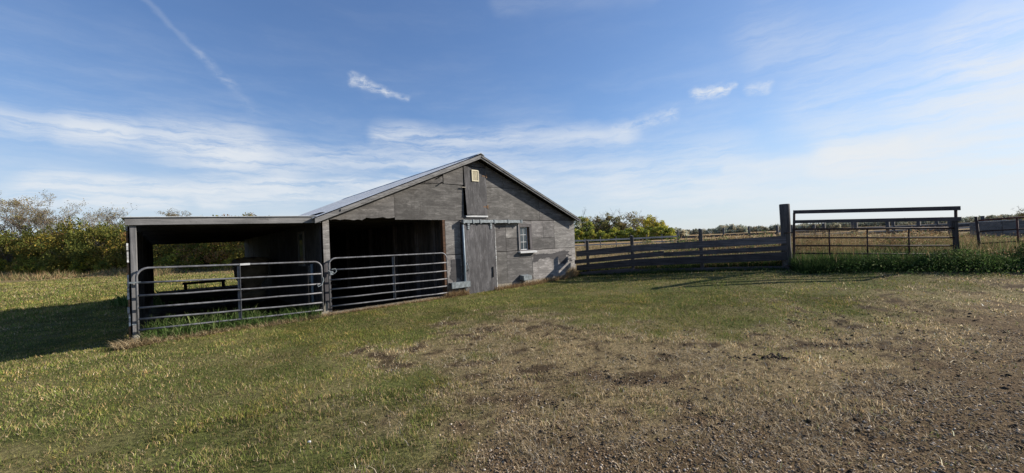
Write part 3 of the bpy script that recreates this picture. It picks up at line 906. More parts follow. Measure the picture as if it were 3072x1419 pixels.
MB().tube([(W2 - 0.02, 0, 1.16), (W2 + 0.05, 0.06, 1.16)], 0.014, 6).build('hinge', M['galv'], g2)

# ------------------------------------------------------------------ near plank fence
FP0 = Vector((2.6926, 16.5119, 0)); FD = Vector((0.78127, -0.62419, 0))
frot = math.atan2(FD.y, FD.x)
fence = thing('plank_fence', 'dark weathered four plank fence running from the barn corner to the tall round gatepost', 'fence', (FP0.x, FP0.y, 0.1), frot)
def fpt(t): return (t, 0, 0)
def fboard(t0, t1, zL1, zL0, zR1, zR0, off=-0.05):
    a = -0.1
    o = MB().hexa([(t0, off - 0.04, zL0 + a), (t1, off - 0.04, zR0 + a), (t1, off, zR0 + a), (t0, off, zL0 + a), (t0, off - 0.04, zL1 + a), (t1, off - 0.04, zR1 + a), (t1, off, zR1 + a), (t0, off, zL1 + a)]).build('plank', M['fence'], fence)
    t = random.uniform(0.7, 1.5); o.color = (t, t * 0.97, t * 0.97, 1)
fboard(0.04, 2.44, 1.09, 0.86, 1.262, 1.005)
fboard(2.445, 7.31, 1.265, 1.02, 1.415, 1.18)
fboard(-0.05, 3.65, 0.72, 0.555, 1.03, 0.845, -0.052)
fboard(3.655, 7.32, 0.975, 0.82, 1.11, 0.965)
fboard(0.03, 2.41, 0.49, 0.275, 0.72, 0.46)
fboard(2.415, 7.31, 0.725, 0.465, 0.92, 0.67)
fboard(0.2, 2.5, 0.21, 0.04, 0.40, 0.22)
fboard(2.505, 7.25, 0.36, 0.2, 0.49, 0.375)
for (t, w, top) in ((0.515, 0.13, 1.53), (2.43, 0.13, 1.64), (4.88, 0.125, 1.76)):
    o = MB().tube([(t, 0.03, -0.5), (t, 0.03, top - 0.12), (t + 0.006, 0.03, top - 0.1)], [w / 2 * 1.05, w / 2, w / 2 * 0.97], 9).build('post', M['fence_post'], fence, smooth=True)
pp = MB().tube([(7.30, 0.10, -0.5), (7.305, 0.10, 0.4), (7.285, 0.10, 1.0), (7.30, 0.10, 1.6), (7.30, 0.10, 2.27), (7.30, 0.10, 2.29)], [0.145, 0.142, 0.132, 0.135, 0.140, 0.128], 14)
o = pp.build('gatepost', M['fence_post'], fence, smooth=True); o['label'] = 'tall thick round gatepost at the right end'

# ------------------------------------------------------------------ right pipe gate with two boards
GP0 = Vector((8.51, 11.8, 0)); GP1 = Vector((12.14, 10.7, 0)); GD = (GP1 - GP0); GL = GD.length
grot = math.atan2(GD.y, GD.x)
pg = thing('pipe_gate', 'tall rusty pipe gate topped with two long grey boards beside the round gatepost', 'gate', tuple(GP0), grot)
MB().tube([(-0.05, 0, 0.40), (0.0, 0, 0.9), (0.03, 0, 1.6), (0.06, 0, 2.10)], 0.034, 8).build('stile', M['rust'], pg, smooth=True)
MB().tube([(GL + 0.02, 0, 0.45), (GL + 0.03, 0, 1.0), (GL + 0.06, 0, 1.95)], 0.034, 8).build('stile', M['rust'], pg, smooth=True)
o = MB().box((GL - 0.02, -0.05, 0.52), (GL + 0.06, 0.05, 1.70)).build('stile_block', M['fence_post'], pg); o.color = (0.5, 0.5, 0.5, 1)
for a, b in ((1.60, 1.435), (1.34, 1.17), (1.10, 0.945), (0.87, 0.71), (0.64, 0.50)):
    MB().tube([(0.0, 0, a), (GL, 0, b)], 0.023 if a < 1.5 else 0.028, 8).build('rail', M['rust'], pg, smooth=True)
for t, a, b in ((0.92, 1.55, 0.58), (1.84, 1.50, 0.55), (2.80, 1.46, 0.52)):
    MB().tube([(t, 0, a), (t - 0.03, 0, b)], 0.02, 8).build('upright', M['rust'], pg, smooth=True)
for (zl1, zl0, zr1, zr0) in ((2.17, 2.065, 2.025, 1.912), (1.872, 1.778, 1.73, 1.622)):
    o = MB().hexa([(0.02, -0.075, zl0), (GL + 0.12, -0.075, zr0), (GL + 0.12, -0.036, zr0), (0.02, -0.036, zl0), (0.02, -0.075, zl1), (GL + 0.12, -0.075, zr1), (GL + 0.12, -0.036, zr1), (0.02, -0.036, zl1)]).build('board', M['fence'], pg)
    o.color = (1.0, 0.96, 0.96, 1)
for z in (1.5, 0.5):
    MB().tube([(-0.24, 0.02, z), (0.0, 0, z)], 0.016, 6).build('hinge', M['rust'], pg, smooth=True)

# rusty corral panel at the right edge
rp = thing('corral_panel', 'leaning red rusted pipe corral panel sinking into weeds at the far right', 'corral panel', (13.78, 11.5, 0.2), math.atan2(0.05, 3.2))
MB().tube([(0.02, 0, 0.1), (0.0, 0, 0.4), (-0.07, 0, 1.53)], 0.032, 8).build('stile', M['rust'], rp, smooth=True)
for (z0, z1, x0) in ((1.41, 1.46, -0.06), (1.085, 1.08, -0.03), (0.73, 0.72, 0.0), (0.40, 0.42, 0.01)):
    MB().tube([(x0, 0, z0), (3.3, 0, z1 + 0.05)], 0.026 if z0 > 1.3 else 0.021, 8).build('rail', M['rust_red'] if z0 > 1.3 else M['rust'], rp, smooth=True)
for x in (1.16, 2.3):
    MB().tube([(x, 0, 1.44), (x, 0, 0.1)], 0.024, 8).build('upright', M['rust_red'], rp, smooth=True)
MB().tube([(3.3, 0, 0.0), (3.3, 0, 1.6)], 0.032, 8).build('stile', M['rust'], rp, smooth=True)

# ------------------------------------------------------------------ fences farther out
def rail_fence(name, label, a, b, n_posts, post_top, post_w, rails, mat_post, mat_rail, jitter=0.05, skip=()):
    a = Vector((*a, 0)); b = Vector((*b, 0)); D = b - a; L = D.length
    gz_ = float(ground_z(a.x, a.y, False))
    t = thing(name, label, 'fence', (a.x, a.y, gz_), math.atan2(D.y, D.x))
    for i in range(n_posts):
        x = L * i / (n_posts - 1)
        if i in skip: continue
        top = post_top + random.uniform(-jitter, jitter)
        wx, wy = a.x + D.x * i / (n_posts - 1), a.y + D.y * i / (n_posts - 1)
        MB().tube([(x, 0.06, -0.5), (x + random.uniform(-0.02, 0.02), 0.06, top)], [post_w / 2, post_w / 2 * 0.94], 7).build('post', M[mat_post], t, smooth=True)
    for (z, h, th) in rails:
        nseg = max(1, (n_posts - 1) // 2)
        for k in range(nseg):
            x0 = L * k / nseg + 0.01; x1 = L * (k + 1) / nseg - 0.01
            dz0, dz1 = random.uniform(-0.03, 0.03), random.uniform(-0.03, 0.03)
            o = MB().hexa([(x0, -th, z + dz0), (x1, -th, z + dz1), (x1, -0.005, z + dz1), (x0, -0.005, z + dz0), (x0, -th, z + h + dz0), (x1, -th, z + h + dz1), (x1, -0.005, z + h + dz1), (x0, -0.005, z + h + dz0)]).build('rail', M[mat_rail], t)
            q = random.uniform(0.8, 1.15); o.color = (q, q, q, 1)
    return t
rail_fence('rail_fence', 'pale bleached rail fence in dry grass just right of the barn', (5.9, 40.5), (17.6, 41.5), 8, 1.45, 0.10, ((1.08, 0.17, 0.05), (0.62, 0.12, 0.05)), 'fence_post', 'pale_rail')
rail_fence('rail_fence', 'dark rail corral fence with tall posts seen above the plank fence', (21.3, 50.0), (28.6, 42.0), 5, 1.75, 0.24, ((0.72, 0.26, 0.06), (0.25, 0.2, 0.06)), 'fence_post', 'fence')
rail_fence('rail_fence', 'dark plank corral fence with posts seen through the tall pipe gate', (21.0, 29.2), (34.0, 30.2), 6, 1.55, 0.25, ((0.88, 0.19, 0.06), (0.55, 0.16, 0.06)), 'fence_post', 'fence')
rail_fence('rail_fence', 'dark rail fence between the pipe gate and the rusty corral panel', (23.3, 20.6), (34.0, 20.2), 5, 1.25, 0.2, ((0.95, 0.16, 0.06), (0.68, 0.11, 0.06), (0.42, 0.10, 0.06)), 'fence_post', 'fence')
rail_fence('rail_fence', 'faint far corral fence with two short posts behind the pipe gate', (30.0, 44.0), (46.0, 38.0), 6, 1.7, 0.3, ((0.9, 0.2, 0.06), (0.5, 0.16, 0.06)), 'fence_post', 'pale_rail')

# weathered plank bin behind the corral panel
bn = thing('plank_bin', 'grey weathered plank feed bin behind the rusty corral panel', 'feed bin', (22.4, 17.8, 0.33), 0.05)
for k in range(4):
    o = MB().box((0, -0.03, 0.42 + k * 0.2), (3.2, 0.0, 0.61 + k * 0.2)).build('plank', M['grey_board'], bn); t = random.uniform(0.5, 0.8); o.color = (t, t, t, 1)
    MB().box((-0.03, 0.005, 0.42 + k * 0.2), (0.0, 1.2, 0.61 + k * 0.2)).build('plank', M['grey_board'], bn).color = (0.7, 0.7, 0.7, 1)
MB().box((0.0, 1.17, 0.42), (3.2, 1.2, 1.21)).build('back_board', M['grey_board'], bn)
MB().box((0.05, -0.06, 1.215), (0.9, 0.9, 1.245)).build('lid', M['pale_rail'], bn)
for x in (0.1, 1.6, 3.1):
    for y in (0.06, 1.1):
        MB().box((x - 0.05, y - 0.05, -0.1), (x + 0.05, y + 0.05, 0.42)).build('leg', M['grey_board'], bn)

# ------------------------------------------------------------------ things under the lean-to
x_, y_ = from_barn(-2.2, 8.2)
rk = thing('feed_rack', 'low dark feed rack with a raised top rail standing under the lean-to', 'feed rack', (x_, y_, -0.06), BARN_ROT)
o = MB().hexa([(-0.9, -0.5, 0.12), (1.5, -0.5, 0.12), (1.5, 0.5, 0.12), (-0.9, 0.5, 0.12), (-1.0, -0.6, 0.42), (1.6, -0.6, 0.42), (1.6, 0.6, 0.42), (-1.0, 0.6, 0.42)]).build('trough', M['dark_wood_x'], rk)
for x in (-0.6, 1.3):
    MB().box((x * 0.6 + 0.1 - 0.05, 0.1, -0.1), (x * 0.6 + 0.1 + 0.05, 0.2, 0.70)).build('post', M['dark_wood'], rk)
MB().box((-0.35, 0.08, 0.62), (0.95, 0.22, 0.71)).build('rail', M['dark_wood_x'], rk)
for x in (-0.8, 1.4):
    for y in (-0.4, 0.4):
        MB().box((x - 0.05, y - 0.05, -0.1), (x + 0.05, y + 0.05, 0.13)).build('leg', M['dark_wood'], rk)
x_, y_ = from_barn(-0.62, 6.6)
hp = thing('feed_hopper', 'old tan hopper feeder with a wide lid against the barn wall under the lean-to', 'feeder', (x_, y_, -0.06), BARN_ROT)
def lathe(prof, n=16):
    mb = MB()
    mb.tube([(0, 0, z) for r, z in prof], [r for r, z in prof], n)
    return mb
lathe([(0.20, 0.0), (0.42, 0.02), (0.45, 0.28), (0.30, 0.30), (0.28, 0.34)]).build('base_pan', M['tan_plastic'], hp, smooth=True)
lathe([(0.26, 0.34), (0.30, 0.52), (0.52, 0.80), (0.55, 1.22)]).build('hopper', M['tan_plastic'], hp, smooth=True)
lathe([(0.50, 1.23), (0.58, 1.26), (0.60, 1.42), (0.52, 1.50), (0.2, 1.54)]).build('lid', M['tan_plastic'], hp, smooth=True)

# ------------------------------------------------------------------ grass and weeds
def blades(x, y, h, w, lean, col, seg=1, sink=0.006, z=None, flat=None):
    """arrays of blade meshes: seg 1 = one triangle, seg 2 = bent blade of three"""
    n = len(x)
    if z is None: z = ground_z(x, y) - sink
    yaw = rng.uniform(0, 2 * np.pi, n)
    sx, sy = np.cos(yaw) * w / 2, np.sin(yaw) * w / 2
    la = rng.uniform(0, 2 * np.pi, n)
    lx, ly = np.cos(la) * lean * h, np.sin(la) * lean * h
    hz = h * np.sqrt(np.clip(1 - np.minimum(lean, 0.96) ** 2, 0.05, 1))
    base = np.stack([x, y, z], 1)
    sv = np.stack([sx, sy, np.zeros(n)], 1)
    tip = base + np.stack([lx, ly, hz], 1)
    if seg == 1:
        v = np.stack([base - sv, base + sv, tip], 1).reshape(-1, 3)
        f = np.arange(3 * n).reshape(-1, 3)
        c = np.repeat(col, 3, 0)
    else:
        mid = base + np.stack([lx * 0.3, ly * 0.3, hz * 0.62], 1)
        v = np.stack([base - sv, base + sv, mid - sv * 0.8, mid + sv * 0.8, tip], 1).reshape(-1, 3)
        b = (np.arange(n) * 5)[:, None]
        f = np.concatenate([b + np.array([0, 1, 3]), b + np.array([0, 3, 2]), b + np.array([2, 3, 4])], 0)
        c = np.repeat(col, 5, 0)
    return v, f, c

def join(parts):
    V, F, Cc, o = [], [], [], 0
    for v, f, c in parts:
        V.append(v); F.append(f + o); Cc.append(c); o += len(v)
    return np.concatenate(V), np.concatenate(F), np.concatenate(Cc)

def stuff(name, parts, label, cat, k=3, mat='grass'):
    v, f, c = join(parts)
    me = np_mesh(name, v, f, k, np.clip(c, 0.004, 1))
    o = link(name, me, M[mat])
    return tag(o, label, cat, kind='stuff')

def pick(cols, p, n):
    cols = np.array(cols); i = rng.choice(len(cols), n, p=np.array(p) / sum(p))
    return cols[i] * rng.uniform(0.72, 1.3, (n, 1))

GREENS = [(0.098, 0.134, 0.028), (0.144, 0.161, 0.045), (0.203, 0.186, 0.064), (0.275, 0.206, 0.092), (0.455, 0.302, 0.165)]
DRYS = [(0.481, 0.373, 0.226), (0.354, 0.262, 0.144), (0.594, 0.487, 0.331), (0.213, 0.162, 0.09), (0.184, 0.198, 0.076)]

def fence_line_y(x):    # the line of plank fence, pipe gate and corral panel
    return np.interp(x, [-5, 2.69, 8.34, 12.2, 13.8, 30], [24, 16.5, 12.0, 10.75, 11.3, 11.5])

def lawn():
    parts = []
    for (r0, r1, dens, seg) in ((1.7, 3.2, 6500, 2), (3.2, 5, 4600, 2), (5, 7.5, 2900, 1), (7.5, 11, 1700, 1), (11, 18, 680, 1), (18, 30, 330, 1), (30, 66, 130, 1)):
        n = int(0.5 * (r1 * r1 - r0 * r0) * 2.2 * dens)
        r = np.sqrt(rng.uniform(r0 * r0, r1 * r1, n)); a = rng.uniform(-1.1, 1.1, n)
        x = r * np.sin(a); y = r * np.cos(a)
        u, d = to_barn(x, y)
        keep = ~((u > -3.55) & (u < 10.15) & (d > -0.08) & (d < 13.2))
        keep &= (y < fence_line_y(x) + 0.2) | (x < -4)
        keep &= ~((x > 1) & (d > 0))
        dry, grav, spot = lawn_masks(x, y)
        keep &= rng.uniform(0, 1, n) > np.maximum(grav * 0.66, spot * 0.94)
        patch = fbm(x * 4, y * 4, 71, 3)
        keep &= rng.uniform(0, 1, n) < 0.35 + 1.1 * S(0.3, 0.6, patch) + S(6, 10, r)
        x, y, r, dry, grav, patch, d = (q[keep] for q in (x, y, r, dry, grav, patch, d))
        n = len(x)
        olive = fbm(x * 0.35, y * 0.35, 81, 3)
        right = S(3, 9, x) * 0.5 + 0.45 * S(-3, -5, y - 9) * 0
        pd = np.clip(0.055 +  0.3 * S(22, 50, r) + dry * 0.86 + 0.22 * S(0.45, 0.7, olive) + right * 0.6 + grav * 1.0 - 0.12 * S(5.5, 8.5, y) * S(0, -2, x), 0.03, 0.97)
        isd = rng.uniform(0, 1, n) < pd
        col = np.where(isd[:, None], pick(DRYS, (3, 4, 1.6, 2, 1), n), pick(GREENS, (3, 4, 3, 1.5, 0.5), n))
        tuft = fbm(x * 2.2, y * 2.2, 101, 3); big = fbm(x * 0.55, y * 0.55, 111, 3)
        col = col * (0.62 + 0.5 * S(0.3, 0.7, tuft) + 0.35 * S(0.35, 0.65, big))[:, None]
        bright = rng.choice([0.5, 0.8, 1.0, 1.25, 1.6], n, p=[0.18, 0.24, 0.26, 0.2, 0.12])
        col = col * np.where(isd & (dry > 0.3), bright, (1 + (bright - 1) * 0.38) * np.where(isd, 0.72, 1.0))[:, None]
        yel = S(0.5, 0.75, fbm(x * 1.1, y * 1.1, 121, 3))[:, None]
        col = col * (1 + yel * (~isd)[:, None] * np.array([0.22, 0.12, -0.05]))
        h = rng.uniform(0.026, 0.058, n) * np.where(isd, 0.85, 1.0) * (1 + 1.6 * S(14, 30, r)) * (0.6 + 0.45 * patch + 0.55 * S(0.35, 0.7, tuft))
        w = np.maximum(0.0052, r * 0.00135) * rng.uniform(0.6, 1.35, n)
        lean = rng.uniform(0.25, 0.92, n) * np.where(isd, 1.05, 0.95)
        lean = np.where(rng.uniform(0, 1, n) < grav * 0.8, rng.uniform(0.85, 0.96, n), lean); h = h * (1 + 0.25 * grav)
        parts.append(blades(x, y, h, w, np.minimum(lean, 0.96), col, seg))
    stuff('lawn_grass', parts, 'short mown green and straw coloured grass of the farmyard', 'grass')
lawn()

def litter():
    n = 60000
    r = np.sqrt(rng.uniform(1.7 ** 2, 9 ** 2, n)); r = np.where(rng.uniform(0, 1, n) < 0.55, rng.uniform(1.8, 6, n), r)
    a = rng.uniform(-0.55, 1.1, n); x = r * np.sin(a); y = r * np.cos(a)
    dry, grav, spot = lawn_masks(x, y)
    mat = fbm(x * 1.8, y * 1.8, 131, 4)
    keep = (rng.uniform(0, 1, n) < np.maximum(dry, grav) * (0.05 + 0.85 * S(0.45, 0.68, mat)) * (1 - 0.7 * spot)) & (y < fence_line_y(x) - 0.5)
    x, y, r = x[keep], y[keep], r[keep]; n = len(x)
    col = pick([(0.46, 0.38, 0.26), (0.36, 0.285, 0.18), (0.54, 0.47, 0.345), (0.26, 0.20, 0.125)], (3, 3, 1.5, 2), n)
    stuff('straw_litter', [blades(x, y, rng.uniform(0.04, 0.13, n), np.maximum(0.005, r * 0.0013) * rng.uniform(0.6, 1.2, n), rng.uniform(0.78, 0.96, n), col, 2)], 'pale broken straw scattered over the worn ground and gravel', 'straw')
litter()

def strip(n, p0, p1, off0, off1, hmin, hmax, w, cols, p, lean=(0.1, 0.7), clump=0.0, seg=2, fade=None):
    """blades along a line p0-p1, sideways between off0 and off1"""
    t = rng.uniform(0, 1, n)
    if clump:
        keep = fbm(t * 14.0, t * 0 + 3.3, int(p0[0] * 10) & 63, 3) + rng.uniform(-0.2, 0.2, n) > clump
        t = t[keep]; n = len(t)
    o = off0 + (off1 - off0) * rng.uniform(0, 1, n)
    dx, dy = p1[0] - p0[0], p1[1] - p0[1]; L = math.hypot(dx, dy); nx_, ny_ = -dy / L, dx / L
    x = p0[0] + dx * t + nx_ * o; y = p0[1] + dy * t + ny_ * o
    h = rng.uniform(hmin, hmax, n)
    return blades(x, y, h, w * rng.uniform(0.6, 1.3, n), rng.uniform(lean[0], lean[1], n), pick(cols, p, n), seg)

WEEDG = [(0.047, 0.089, 0.021), (0.079, 0.131, 0.034), (0.116, 0.163, 0.053), (0.179, 0.2, 0.084)]
TAN = [(0.391, 0.293, 0.161), (0.287, 0.201, 0.103), (0.483, 0.391, 0.241), (0.196, 0.138, 0.081)]
BROWN = [(0.286, 0.187, 0.094), (0.22, 0.138, 0.072), (0.374, 0.275, 0.143), (0.154, 0.099, 0.055), (0.462, 0.374, 0.22)]

# weeds at the lean-to gate, straw in front of it, dry fringe along the foundation
fb = from_barn
stuff('weeds', [
    strip(3800, fb(-3.35, -0.1), fb(-0.1, -0.1), -0.2, 0.75, 0.12, 0.42, 0.014, WEEDG, (2, 3, 2, 1), (0.2, 0.85), 0.30),
    strip(500, fb(-3.3, -0.0), fb(-1.4, 0.1), 0.0, 0.6, 0.3, 0.55, 0.018, WEEDG, (1, 3, 3, 2), (0.15, 0.6), 0.3),
    strip(1500, fb(-3.5, 10.5), fb(-0.3, 12.6), -1.0, 2.5, 0.25, 0.6, 0.05, WEEDG, (2, 3, 2, 1), (0.2, 0.7))],
    'green weeds and grass tufts growing through the bottom of the lean-to gate', 'weeds')
stuff('straw', [
    strip(3600, fb(-3.7, -0.30), fb(0.2, -0.16), -0.14, 0.12, 0.08, 0.24, 0.007, TAN, (3, 2, 2, 1), (0.7, 0.96)),
    strip(900, fb(-3.75, -0.25), fb(-3.1, -0.2), -0.2, 0.2, 0.10, 0.26, 0.008, TAN, (3, 2, 2, 1), (0.6, 0.95)),
    strip(2600, fb(0.1, -0.16), fb(4.3, -0.20), -0.14, 0.10, 0.05, 0.16, 0.007, BROWN, (3, 3, 2, 1, 1), (0.6, 0.96)),
    strip(1100, fb(3.5, -0.16), fb(4.35, -0.18), -0.12, 0.10, 0.08, 0.28, 0.008, BROWN, (3, 3, 2, 1, 1), (0.3, 0.9)),
    strip(4200, fb(5.5, -0.12), fb(10.2, -0.14), -0.22, 0.08, 0.06, 0.24, 0.008, BROWN, (3, 3, 2, 2, 1), (0.3, 0.95)),
    strip(500, fb(9.4, -0.06), fb(10.1, -0.06), -0.1, 0.05, 0.2, 0.55, 0.008, TAN, (3, 2, 2, 1), (0.1, 0.5))],
    'dry straw and dead grass lying along the foot of the barn', 'straw')

# weeds at the plank fence and the pipe gate
def leafy(n, cx, cy, sx, sy, hmax, size, cols, p, hpow=0.8, mound=None):
    """small broad leaves scattered through a weedy clump"""
    x = cx + rng.normal(0, sx, n); y = cy + rng.normal(0, sy, n)
    hh = hmax if mound is None else hmax * mound(x, y)
    z = ground_z(x, y) + rng.uniform(0, 1, n) ** hpow * hh * np.exp(-((x - cx) / (2.2 * sx)) ** 2 - ((y - cy) / (2.2 * sy)) ** 2)
    s = size * rng.uniform(0.5, 1.3, n)
    a = rng.normal(0, 1, (n, 3)); a /= np.linalg.norm(a, axis=1)[:, None]
    b = rng.normal(0, 1, (n, 3)); b -= a * (a * b).sum(1)[:, None]; b /= np.linalg.norm(b, axis=1)[:, None]
    c = np.stack([x, y, z], 1); s = s[:, None]
    v = np.stack([c - a * s, c + b * s * 0.45, c + a * s, c - b * s * 0.45], 1).reshape(-1, 3)
    q = (np.arange(n) * 4)[:, None]
    f = np.concatenate([q + np.array([0, 1, 2]), q + np.array([0, 2, 3])], 0)
    return v, f, np.repeat(pick(cols, p, n), 4, 0)

P0, P1 = (2.69, 16.51), (8.34, 12.0)
G0, G1 = (8.4, 11.8), (12.2, 10.7)
SHADEW = [(0.022, 0.045, 0.012), (0.035, 0.062, 0.018), (0.05, 0.08, 0.024), (0.075, 0.10, 0.035)]  # weed greens darkened, the clumps' own shade put into the colour
stuff('fence_weeds', [
    strip(5000, P0, P1, -0.30, 0.02, 0.06, 0.16, 0.010, SHADEW, (3, 3, 2, 1), (0.2, 0.85), 0.3),
    strip(22000, P0, P1, 0.06, 0.8, 0.18, 0.42, 0.012, SHADEW + BROWN, (3, 3, 2, 1, 0.5, 0.6, 0.2, 0.6, 0.1), (0.05, 0.7)),
    strip(7000, P0, P1, 0.5, 1.8, 0.3, 0.62, 0.012, WEEDG + TAN, (2, 3, 3, 1, 2, 2, 1, 1), (0.1, 0.6), 0.3),
    strip(30000, G0, G1, -0.8, 0.5, 0.12, 0.40, 0.012, SHADEW, (3, 3, 3, 1), (0.1, 0.8)),
    strip(16000, G0, G1, -0.4, 1.4, 0.22, 0.56, 0.010, WEEDG, (2, 3, 2, 1), (0.1, 0.7), 0.25),
    strip(22000, (11.7, 10.8), (16.5, 11.2), -1.0, 1.0, 0.15, 0.50, 0.012, SHADEW + WEEDG, (3, 3, 2, 1, 1, 1, 1, 1), (0.1, 0.8)),
    strip(9000, (11.7, 10.9), (16.5, 11.4), -0.6, 1.8, 0.3, 0.75, 0.011, WEEDG + TAN + BROWN, (2, 3, 2, 1, 1, 1, 0.5, 0.5, 1, 1, 1, 1, 0.3), (0.05, 0.6), 0.25),
    leafy(6000, 10.6, 10.75, 1.1, 0.35, 0.46, 0.022, SHADEW + WEEDG, (3, 3, 2, 1, 1, 1.5, 1.5, 1)),
    leafy(7000, 11.9, 10.4, 0.7, 0.45, 0.55, 0.026, SHADEW + WEEDG, (2, 2, 2, 1, 1, 2, 2, 1.5)),
    leafy(4000, 13.1, 10.6, 0.6, 0.5, 0.5, 0.026, WEEDG + BROWN, (2, 3, 3, 2, 1, 1, 1, 1, 1)),
    leafy(14000, 14.4, 10.0, 0.75, 0.5, 0.85, 0.03, SHADEW, (4, 3, 1, 0.3)),
    leafy(5000, 15.6, 10.5, 0.6, 0.5, 1.0, 0.03, SHADEW + BROWN, (3, 3, 1, 0.3, 0.6, 0.6, 0.2, 0.6, 0.1)),
    strip(1500, (13.0, 10.6), (16.6, 10.6), -0.8, 1.2, 0.4, 0.8, 0.012, BROWN + WEEDG, (2, 2, 1, 2, 0.5, 1, 1, 1, 1), (0.02, 0.4), 0.35),
    strip(700, G0, G1, -0.5, 0.8, 0.45, 0.8, 0.011, BROWN + WEEDG, (1, 1, 1, 1, 0.5, 2, 2, 2, 1), (0.02, 0.4), 0.35),
    leafy(3000, 9.2, 11.3, 0.6, 0.25, 0.34, 0.022, SHADEW, (2, 3, 3, 2)),
    leafy(2500, 12.0, 11.9, 0.35, 0.5, 1.0, 0.024, BROWN + WEEDG, (2, 2, 1, 3, 0.3, 1, 1, 0.5, 0.2)),
    leafy(5000, 6.0, 13.95, 1.6, 0.3, 0.3, 0.022, SHADEW, (3, 3, 1, 0.5))],
    'green broad leaved weeds along the plank fence and pipe gate', 'weeds')

def tall_weeds():
    parts = []
    n = 230000
    x = rng.uniform(3, 34, n); y = 10 + 40 * rng.uniform(0, 1, n) ** 2.1
    fy = fence_line_y(x)
    u, d = to_barn(x, y)
    keep = (y > fy + 0.35) & ((u > 10.3) | (d > 13.5))
    den = fbm(x * 0.45, y * 0.45, 91, 4)
    near = S(7.5, 10.5, x) * S(26, 20, y)        # the tall brown weeds stand behind the pipe gate
    keep &= rng.uniform(0, 1, n) < 0.25 + 0.9 * S(0.35, 0.6, den)
    x, y, den, near = (q[keep] for q in (x, y, den, near)); n = len(x)
    h = (0.32 + 0.72 * near) * (0.55 + 0.8 * den) * rng.uniform(0.6, 1.2, n)
    h *= 0.75 + 0.25 * S(11, 14, y)
    h *= 1 - 0.42 * S(14, 17, x)
    w = np.maximum(0.007, y * 0.0008) * rng.uniform(0.7, 1.4, n)
    br = rng.uniform(0, 1, n) < 0.15 + 0.6 * near
    col = np.where(br[:, None], pick(BROWN, (3, 3, 1.2, 2.2, 0.5), n), pick(TAN, (3, 2, 2, 0.6), n))
    gr = (rng.uniform(0, 1, n) < 0.16 + 0.35 * S(13, 11.5, y))
    col = np.where(gr[:, None], pick(WEEDG, (1, 2, 2, 2), n), col)
    parts.append(blades(x, y, h, w, rng.uniform(0.02, 0.5, n), col, 1))
    # seed heads and dead leaves on the stalks
    m = rng.choice(n, 80000)
    hx = x[m] + rng.normal(0, 0.03, len(m)); hy = y[m] + rng.normal(0, 0.03, len(m))
    hz = ground_z(hx, hy) + h[m] * rng.uniform(0.4, 1.02, len(m))
    parts.append(blades(hx, hy, np.maximum(0.035, y[m] * 0.0022) * rng.uniform(0.6, 1.5, len(m)), np.maximum(0.018, y[m] * 0.0012), rng.uniform(0.3, 0.95, len(m)), col[m] * rng.uniform(0.5, 1.5, (len(m), 1)), 1, z=hz))
    for i in range(95):
        cx = random.uniform(8.5, 30); cy = random.uniform(12.0, 25)
        if cy < float(fence_line_y(np.array([cx]))[0]) + 1: continue
        parts.append(leafy(1300, cx, cy, random.uniform(0.3, 0.9), random.uniform(0.3, 0.7), random.uniform(0.7, 1.25) * (1 if cx < 14 else 0.6), 0.026 + cy * 0.0012, BROWN + WEEDG, random.choice(((2, 3, 1, 3, 0.3, 0.3, 0.4, 0.2, 0.1), (1, 1, 1, 1, 0.5, 1, 2, 2, 2), (3, 1, 3, 0.5, 1.5, 0.1, 0.1, 0.3, 0.3)))))
    stuff('dry_weeds', parts, 'tall dry tan and brown weeds filling the corral behind the fence and gate', 'dry weeds')
tall_weeds()

def rough_edge():
    n = 60000
    t = rng.uniform(0, 1, n)
    x = -105 + 95 * t + rng.normal(0, 1.5, n); y = 68.5 - 27 * t + rng.normal(0, 1.8, n) - 4.2
    h = rng.uniform(0.3, 1.0, n) * (0.25 + 1.2 * S(0.35, 0.7, fbm(x * 0.25, y * 0.25, 12, 3)))
    p = blades(x, y, h, rng.uniform(0.03, 0.07, n), rng.uniform(0.2, 0.85, n), np.where(rng.uniform(0, 1, (n, 1)) < 0.72, pick(TAN + BROWN, (1.5, 3, 0.6, 2, 3, 3, 1, 1, 0.4), n) * 1.15, pick(WEEDG, (2, 2, 2, 1), n)), 1)
    stuff('hedge_grass', [p], 'uncut straw coloured grass along the foot of the left hedgerow', 'grass')
rough_edge()

# ------------------------------------------------------------------ stones and clods
def scatter_solids(name, x, y, size, col, label, cat, mat='grass', flat=0.6, sink=0.3):
    n = len(x)
    z = ground_z(x, y)
    o = np.array([(1, 0, 0), (0, 1, 0), (-1, 0, 0), (0, -1, 0), (0, 0, 1), (0, 0, -1)], float)
    fc = np.array([(0, 1, 4), (1, 2, 4), (2, 3, 4), (3, 0, 4), (1, 0, 5), (2, 1, 5), (3, 2, 5), (0, 3, 5)])
    yaw = rng.uniform(0, 6.28, n)
    pts = np.tile(o, (n, 1, 1)) * size[:, None, None] * rng.uniform(0.6, 1.35, (n, 6, 1))
    pts[:, :, 2] *= flat
    c, s = np.cos(yaw)[:, None], np.sin(yaw)[:, None]
    X = pts[:, :, 0] * c - pts[:, :, 1] * s; Y = pts[:, :, 0] * s + pts[:, :, 1] * c
    tilt = rng.normal(0, 0.35, (n, 1))
    Z = pts[:, :, 2] + X * tilt
    v = np.stack([X + x[:, None], Y + y[:, None], Z + z[:, None] + (size * flat * (1 - 2 * sink))[:, None] * 0.3], -1).reshape(-1, 3)
    f = ((np.arange(n) * 6)[:, None, None] + fc[None]).reshape(-1, 3)
    return v, f, np.repeat(col, 6, 0)

